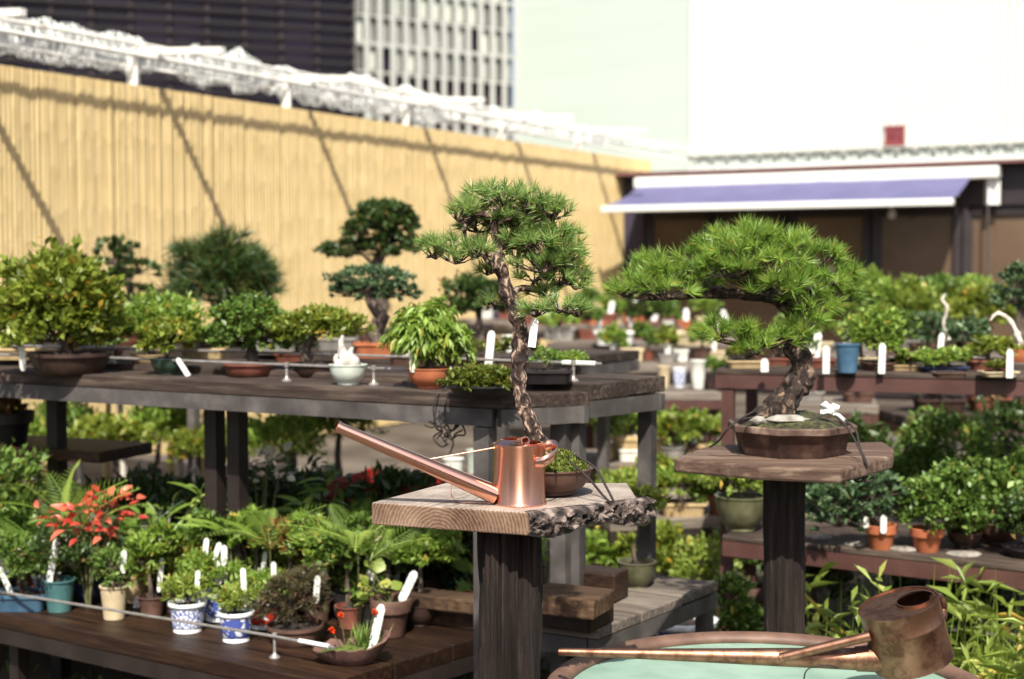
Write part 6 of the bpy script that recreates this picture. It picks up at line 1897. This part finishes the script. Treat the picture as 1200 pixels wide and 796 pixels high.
# ================================================================== MORE POTS FILLING THE ROWS
more_low = [
    # x, y, pot, crown, leaf kind, mat, n, tags, label
    (46, 690, ('cup', 32, 24, 'redbrown'), [(0, 46, 26, 18)], 'leaf', 'mid', 420, [(8, 40, 26, 8, .1, -6, 1)], 'small red-brown cup of green leaves behind the blue tray'),
    (128, 698, ('bowl', 34, 22, 'brown'), [(0, 48, 26, 20), (8, 60, 18, 14)], 'leaf', 'bright', 480, [(-6, 44, 26, 8, 0, -6, 1)], 'brown bowl of fresh seedlings behind the cream cup'),
    (152, 686, ('cup', 34, 22, 'grey'), [(0, 50, 30, 22)], 'leaf', 'mid', 480, [(10, 50, 24, 7, .05, -6, 1)], 'grey cup of leafy seedlings below the small sapling'),
    (226, 702, ('cup', 36, 24, 'terracotta'), [(0, 46, 30, 18), (12, 58, 22, 14)], 'leaf', 'yellow', 520, [(8, 48, 30, 8, .1, -4)], 'terracotta cup of yellowish leaves behind the flower-patterned cup'),
    (286, 708, ('bowl', 38, 22, 'brown'), [(0, 46, 30, 18)], 'leaf', 'bright', 480, [(-8, 44, 32, 8, -.05, -4)], 'brown bowl of bright leaves behind the panelled cup'),
    (312, 694, ('cup', 36, 22, 'sand'), [(0, 46, 32, 20), (-12, 60, 20, 14)], 'leaf', 'pale', 460, [], 'sand-coloured cup of pale leaves behind the terracotta trough'),
    (362, 704, ('cup', 36, 24, 'darkbrown'), [(0, 46, 30, 20)], 'leaf', 'bright', 460, [(4, 50, 30, 10, .08, -4, 1)], 'dark cup of fresh leaves behind the heather'),
    (396, 696, ('bowl', 44, 24, 'redbrown'), [(0, 48, 34, 20), (-12, 62, 22, 14)], 'leaf', 'mid', 560, [], 'red-brown bowl of mid-green leaves under the near plank'),
    (428, 730, ('cup', 40, 26, 'grey'), [(-2, 42, 26, 16)], 'leaf', 'mid', 380, [(4, 34, 34, 9, .15, -8, 1)], 'grey cup beside the round-leaved plant'),
    (496, 702, ('bowl', 56, 28, 'darkbrown'), [(0, 48, 36, 18), (20, 58, 24, 14)], 'leaf', 'mid', 620, [(-18, 26, 30, 10, .5, -8)], 'dark bowl of leaves in front of the timber beams'),
    (376, 682, ('rect', 60, 20, 'brown'), [(0, 56, 40, 20), (-24, 66, 24, 14), (22, 70, 26, 14)], 'leaf', 'yellow', 700, [], 'brown trough of golden-green leaves behind the bronze-tipped ones'),
    (286, 684, ('rect', 60, 20, 'redbrown'), [(0, 50, 38, 22), (-20, 64, 26, 16)], 'leaf', 'mid', 700, [], 'red-brown trough of mixed leaves in the middle of the low bench'),
    (172, 680, ('rect', 56, 20, 'darkbrown'), [(0, 56, 36, 22), (22, 70, 24, 16)], 'leaf', 'mid', 650, [], 'dark trough of leaves behind the pale-sticked sapling'),
    (66, 682, ('rect', 56, 20, 'brown'), [(0, 50, 36, 22), (-20, 62, 22, 14)], 'leaf', 'mid', 600, [], 'brown trough of leaves behind the teal cup'),
]
for (x, y_, pot, cr, kd, lm, n, tg, lb) in more_low:
    plant('potted_seedling', lb, 'plant', (x, y_), ZL, pot, cr, (kd, 10, 5, lm, n), tags=tg)
leafy('lily_plant', 'tall lance-leaved plant beside the paired bench legs', (236, 706), ZL, [(0, 120), (-16, 104), (18, 108)], 'lance', 'bright', 34, 8, 18)
leafy('lily_plant', 'lance-leaved plant in half shade left of the arching fern', (376, 706), ZL, [(0, 126), (20, 140), (-18, 110)], 'lance', 'mid', 34, 8, 18)
leafy('fern', 'low fern drooping from the back of the low bench near the timber beams', (494, 704), ZL, [(0, 40), (-18, 34)], 'frond', 'mid', 86, 5, 20)
leafy('fern', 'fern growing at the far left behind the tiered shrub', (44, 704), ZL, [(0, 56), (14, 48)], 'frond', 'mid', 104, 5, 20)
leafy('broad_leaf_plant', 'broad-leaved plant beneath the paired bench legs', (280, 704), ZL, [(-10, 112), (12, 104), (0, 90)], 'leaf', 'mid', 24, 6, 26)
# upper bench fillers
for (x, y_, z_, pot, cr, lm, kd, n, lb) in (
        (116, 421, ZB, ('rect', 56, 12, 'redbrown'), [(0, 22, 24, 9)], 'mid', 'leaf', 260, 'low shrub in a red tray between the large bonsai and the dark bush'),
        (20, 421, ZB, ('rect', 60, 14, 'sand'), [(0, 24, 22, 9)], 'mid', 'leaf', 200, 'sand-coloured tray at the left end of the second row'),
        (345, 425, ZB, ('rect', 48, 12, 'redbrown'), [(0, 24, 22, 9)], 'dark', 'leaf', 220, 'small dark bonsai in a red tray behind the rail'),
        (600, 432, ZB, ('rect', 44, 12, 'brown'), [(8, 26, 20, 9)], 'moss', 'tight', 200, 'mossy brown tray just behind the slender pine trunk'),
        (664, 440, ZB, ('rect', 36, 10, 'darkbrown'), [(0, 18, 22, 8)], 'bright', 'leaf', 240, 'tuft of bright green in a dark tray beside the rail sleeve'),
        (30, 404, ZC, ('dish', 48, 14, 'brown'), [(0, 40, 26, 20)], 'dark', 'leaf', 300, 'dark little bonsai in the third row at the left edge'),
        (88, 405, ZC, ('dish', 48, 14, 'darkbrown'), [(0, 36, 24, 18)], 'mid', 'leaf', 300, 'bonsai in the third row half hidden by the large yellow-green crown'),
        (395, 410, ZC, ('rect', 50, 15, 'grey'), [(0, 30, 20, 10)], 'mid', 'leaf', 220, 'small bonsai in a grey trough left of the deadwood pine'),
        (500, 408, ZC, ('rect', 50, 16, 'white'), [(0, 30, 20, 10)], 'mid', 'leaf', 200, 'small bonsai in a white trough in the third row'),
        (600, 413, ZC, ('cup', 26, 20, 'white'), (), None, None, 0, 'white cup in the third row behind the slender pine')):
    plant('small_bonsai', lb, 'bonsai' if lm else 'pot', (x, y_), z_, pot, cr, (kd, 8, 4.5, lm, n) if lm else None)
# middle distance fillers
for (x, y_, z_, pot, cr, lm, n, tg, lb) in (
        (690, 398, .95, ('rect', 34, 12, 'redbrown'), [(0, 26, 18, 9)], 'mid', 160, [(10, 10, 18, 7, .2)], 'small bonsai in a red tray beside the green seedlings'),
        (750, 397, .95, ('rect', 30, 12, 'redbrown'), [(0, 30, 15, 10)], 'dark', 160, [(-8, 10, 18, 7, -.3)], 'dark bonsai in a red tray in the middle distance'),
        (838, 398, .95, ('cup', 22, 20, 'white'), (), None, 0, [], 'white pot at the right of the pale middle table'),
        (715, 456, .80, ('rect', 36, 14, 'brown'), [(0, 28, 20, 10)], 'mid', 180, [], 'bonsai in a brown tray on the grey middle table'),
        (840, 456, .80, ('rect', 30, 14, 'darkbrown'), [(0, 26, 16, 9)], 'mid', 150, [], 'dark tray plant hidden behind the brown bench post'),
        (945, 470, .82, ('rect', 40, 12, 'grey'), [(0, 24, 20, 9)], 'mid', 200, [(8, 8, 18, 8)], 'plant in a grey tray on the dark table under the brown bench'),
        (1005, 471, .82, ('rect', 36, 12, 'brown'), [(0, 26, 20, 10)], 'bluegreen', 200, [], 'blue-green plant in a brown tray on the dark table under the brown bench'),
        (1100, 482, .78, ('rect', 60, 16, 'darkbrown'), [(-8, 30, 30, 12)], 'mid', 300, [], 'plant in a dark tray on the weathered table at the right'),
        (1160, 482, .78, ('rect', 50, 18, 'redbrown'), [(0, 30, 26, 12)], 'dark', 260, [], 'dark plant in a red tray on the weathered table at the right')):
    plant('tray_bonsai', lb, 'bonsai' if lm else 'pot', (x, y_), z_, pot, cr, ('leaf', 9, 5, lm, n) if lm else None, tags=tg)
# ground-level pots in sun between the stands
for (x, yy, z_, pot, cr, lm, n, lb) in (
        (705, 6.0, 0, ('flower', 40, 40, 'terracotta'), [(0, 70, 34, 26)], 'bright', 500, 'bright plant in a terracotta pot on the ground behind the bench corner'),
        (765, 5.9, 0, ('flower', 44, 40, 'grey'), [(0, 74, 36, 28), (20, 96, 22, 18)], 'yellow', 500, 'yellow-green plant in a grey pot on the ground behind the corner leg'),
        (830, 5.7, 0, ('bowl', 60, 40, 'sand'), [(0, 76, 34, 30), (-18, 60, 26, 20)], 'pale', 500, 'pale plant in a sand-coloured bowl on the ground left of the far post'),
        (880, 5.9, 0, ('flower', 50, 44, 'brown'), [(0, 80, 36, 30)], 'mid', 500, 'green plant in a brown pot on the ground behind the far post'),
        (960, 5.4, 0, ('flower', 50, 44, 'darkbrown'), [(0, 90, 44, 34)], 'dark', 600, 'dark plant in a pot on the ground in shade under the lower shelf'),
        (1150, 5.2, 0, ('flower', 50, 40, 'darkbrown'), [(0, 80, 50, 34), (-60, 70, 40, 30)], 'dark', 800, 'dark leafy plant on the ground in shade under the lower right shelf')):
    plant('ground_pot', lb, 'plant', (x, 0), z_, pot, cr, ('leaf', 11, 6, lm, n), y=yy)
# trays crowding the brown bench
for (x, y_, pot, cr, lm, n, lb) in (
        (872, 431, ('rect', 44, 9, 'sand'), [(0, 20, 18, 8)], 'yellow', 160, 'little yellow-green plant in a sand tray at the left of the brown bench'),
        (905, 429, ('rect', 40, 10, 'redbrown'), [(0, 26, 18, 10)], 'mid', 180, 'little green plant in a red tray behind the short white label'),
        (1010, 428, ('rect', 44, 10, 'cream'), [(0, 34, 22, 14), (8, 46, 14, 9)], 'bright', 260, 'bright bonsai in a cream tray behind the blue pot'),
        (1062, 434, ('rect', 46, 7, 'sand'), [(0, 12, 16, 5)], 'moss', 120, 'flat sand tray with moss at the front of the brown bench'),
        (1048, 426, ('rect', 40, 12, 'brown'), [(0, 40, 22, 16), (6, 54, 14, 8)], 'mid', 300, 'bonsai in a brown tray right of the mid-green bush'),
        (1135, 424, ('rect', 40, 11, 'darkbrown'), [(0, 34, 24, 14)], 'bluegreen', 280, 'blue-green bonsai in a dark tray on the brown bench'),
        (1170, 441, ('rect', 44, 6, 'cream'), [(0, 12, 16, 5)], 'moss', 120, 'flat cream tray at the front right of the brown bench'),
        (1112, 442, ('rect', 40, 6, 'brown'), (), None, 0, 'flat empty brown tray at the front of the brown bench'),
        (930, 426, ('rect', 46, 12, 'brown'), [(0, 30, 22, 12)], 'mid', 220, 'bonsai in a brown tray behind the spreading pine trunk')):
    plant('tray_bonsai', lb, 'bonsai' if lm else 'planter', (x, y_), ZD, pot, cr, ('leaf', 8, 4.5, lm, n) if lm else None)
# taller leafy pots standing in the sun behind the front row of the low bench
for (x, y_, pot, cr, lm, n, tg, lb) in (
        (178, 722, ('cup', 34, 24, 'brown'), [(0, 84, 24, 16), (-10, 66, 22, 16), (12, 100, 16, 12)], 'bright', 420, [(10, 30, 40, 7, .1, -6)], 'slim upright leafy plant in a brown cup left of the speckled porcelain'),
        (236, 712, ('cup', 34, 24, 'grey'), [(0, 80, 26, 16), (10, 100, 20, 14)], 'mid', 420, [(-8, 30, 44, 7, -.1, -6)], 'upright leafy plant in a grey cup behind the porcelain cups'),
        (300, 714, ('cup', 34, 24, 'terracotta'), [(0, 84, 26, 18), (-10, 104, 18, 12)], 'bright', 460, [(8, 30, 40, 7, .12, -6)], 'upright leafy plant in a terracotta cup behind the red porcelain'),
        (338, 722, ('bowl', 40, 24, 'darkbrown'), [(0, 92, 30, 18), (16, 76, 22, 16)], 'rust', 520, [], 'bronze-leaved plant in a dark bowl behind the heather'),
        (372, 728, ('cup', 36, 26, 'brown'), [(0, 92, 28, 18), (-12, 112, 20, 12), (10, 74, 22, 14)], 'bright', 560, [(6, 40, 40, 8, .1, -6, 1)], 'tall leafy plant in a brown cup right of the heather'),
        (410, 735, ('cup', 36, 26, 'redbrown'), [(0, 96, 32, 18), (16, 116, 22, 12), (-14, 78, 24, 14)], 'mid', 600, [], 'tall leafy plant in a red-brown cup below the copper spout'),
        (452, 722, ('bowl', 46, 26, 'brown'), [(0, 92, 36, 16), (24, 104, 26, 12), (-22, 84, 26, 14)], 'mid', 700, [(-16, 40, 38, 9, -.1, -6, 1)], 'layered leafy plant in a brown bowl under the near plank'),
        (492, 732, ('bowl', 46, 26, 'darkbrown'), [(0, 86, 36, 16), (20, 98, 24, 12)], 'bright', 650, [], 'layered bright plant in a dark bowl left of the stump post')):
    plant('leafy_pot', lb, 'plant', (x, y_), ZL, pot, cr, ('leaf', 12, 5.5, lm, n), tags=tg)
leafy('fern', 'sunlit fern arching above the tall leafy cups', (420, 740), ZL, [(0, 96), (14, 84)], 'frond', 'bright', 90, 6, 20)
leafy('fern', 'sunlit fern above the heather pot', (318, 728), ZL, [(0, 84)], 'frond', 'bright', 84, 6, 20)
leafy('strap_leaf_plant', 'arching strap-leaved plant left of the copper spout shade', (270, 716), ZL, [(0, 84)], 'strap', 'bright', 60, 14, 20)
# crowded tables in the blurred middle distance
table('pale slatted table in sun between the two pines', 690, 430, 850, 428, .88, .5, W_GREY, STEEL_DARK)
table('low sunlit table behind the corner leg', 700, 545, 850, 540, .55, .6, W_GREY, STEEL_DARK)
ordn = ('first', 'second', 'third', 'fourth', 'fifth', 'sixth', 'seventh', 'eighth', 'ninth', 'tenth', 'eleventh', 'twelfth')
def crowd(where, x0, x1, py, z, n, mats, leaves, w, h, cr_h, group, every=3):
    for k in range(n):
        x = x0 + (x1 - x0) * (k + .5) / n + random.uniform(-3, 3)
        pm = mats[k % len(mats)]; lm = leaves[k % len(leaves)]
        ww = w * random.uniform(.8, 1.2)
        word = {'white': 'white', 'cream': 'cream', 'redbrown': 'red-brown', 'terracotta': 'terracotta', 'grey': 'grey', 'brown': 'brown', 'sand': 'sand-coloured', 'blue': 'blue'}[pm]
        cr = [(0, h + cr_h * .7, ww * .62, cr_h * .55), (random.uniform(-8, 8), h + cr_h * 1.1, ww * .4, cr_h * .4)] if lm else ()
        plant('tray_bonsai' if lm else 'empty_pot', '%s pot from the left on %s, %s%s' % (ordn[k], where, word, ', planted' if lm else ', empty'), 'bonsai' if lm else 'pot', (x, py + random.uniform(-4, 2)), z,
              ('rect' if k % 3 else 'cup', ww, h * random.uniform(.8, 1.2), pm), cr, ('leaf', 9, 5, lm, 240) if lm else None, group=group,
              tags=[(random.uniform(-8, 8), h * .6, 20, 8, random.uniform(-.3, .3))] if k % every == 1 else ())
crowd('the pale slatted table between the pines', 692, 848, 426, .88, 8, ['white', 'brown', 'cream', 'redbrown', 'grey'], [None, 'bright', None, 'mid', 'yellow'], 24, 13, 20, 'pots between the pines')
crowd('the low sunlit table behind the corner leg', 704, 846, 540, .55, 6, ['sand', 'white', 'terracotta', 'grey', 'brown'], ['pale', 'bright', None, 'yellow', 'bright'], 32, 18, 26, 'pots on the low sunlit table')
crowd('the back row of the pale middle table', 650, 855, 388, .95, 10, ['redbrown', 'white', 'terracotta', 'cream', 'redbrown'], [None, 'mid', None, 'bright', None], 22, 12, 16, 'back row of the middle table', 2)
crowd('the sunny strip by the fence foot', 560, 700, 372, 1.0, 6, ['white', 'redbrown', 'blue', 'white'], [None, 'mid', None, None], 24, 12, 14, 'pots by the fence foot', 2)
table('narrow far table at the fence foot left of the shop', 550, 375, 705, 373, .998, .4, W_GREY, STEEL_DARK)
# ================================================================== ADDED UNSEEN WALL BEHIND THE CAMERA: COPPER REFLECTIONS, LESS SKY FILL
bw = MB()
for (x0, x1, y_) in ((-7.0, -2.2, -3.6), (-1.3, .5, -4.2), (1.2, 6.5, -3.4)):
    bw.bar((x0, y_, 1.15), (x1, y_ - .3, 1.15), .12, 2.3)
bw_o = bw.build('added_reflection_wall', W_POST, None)
bw_o['kind'] = 'structure'
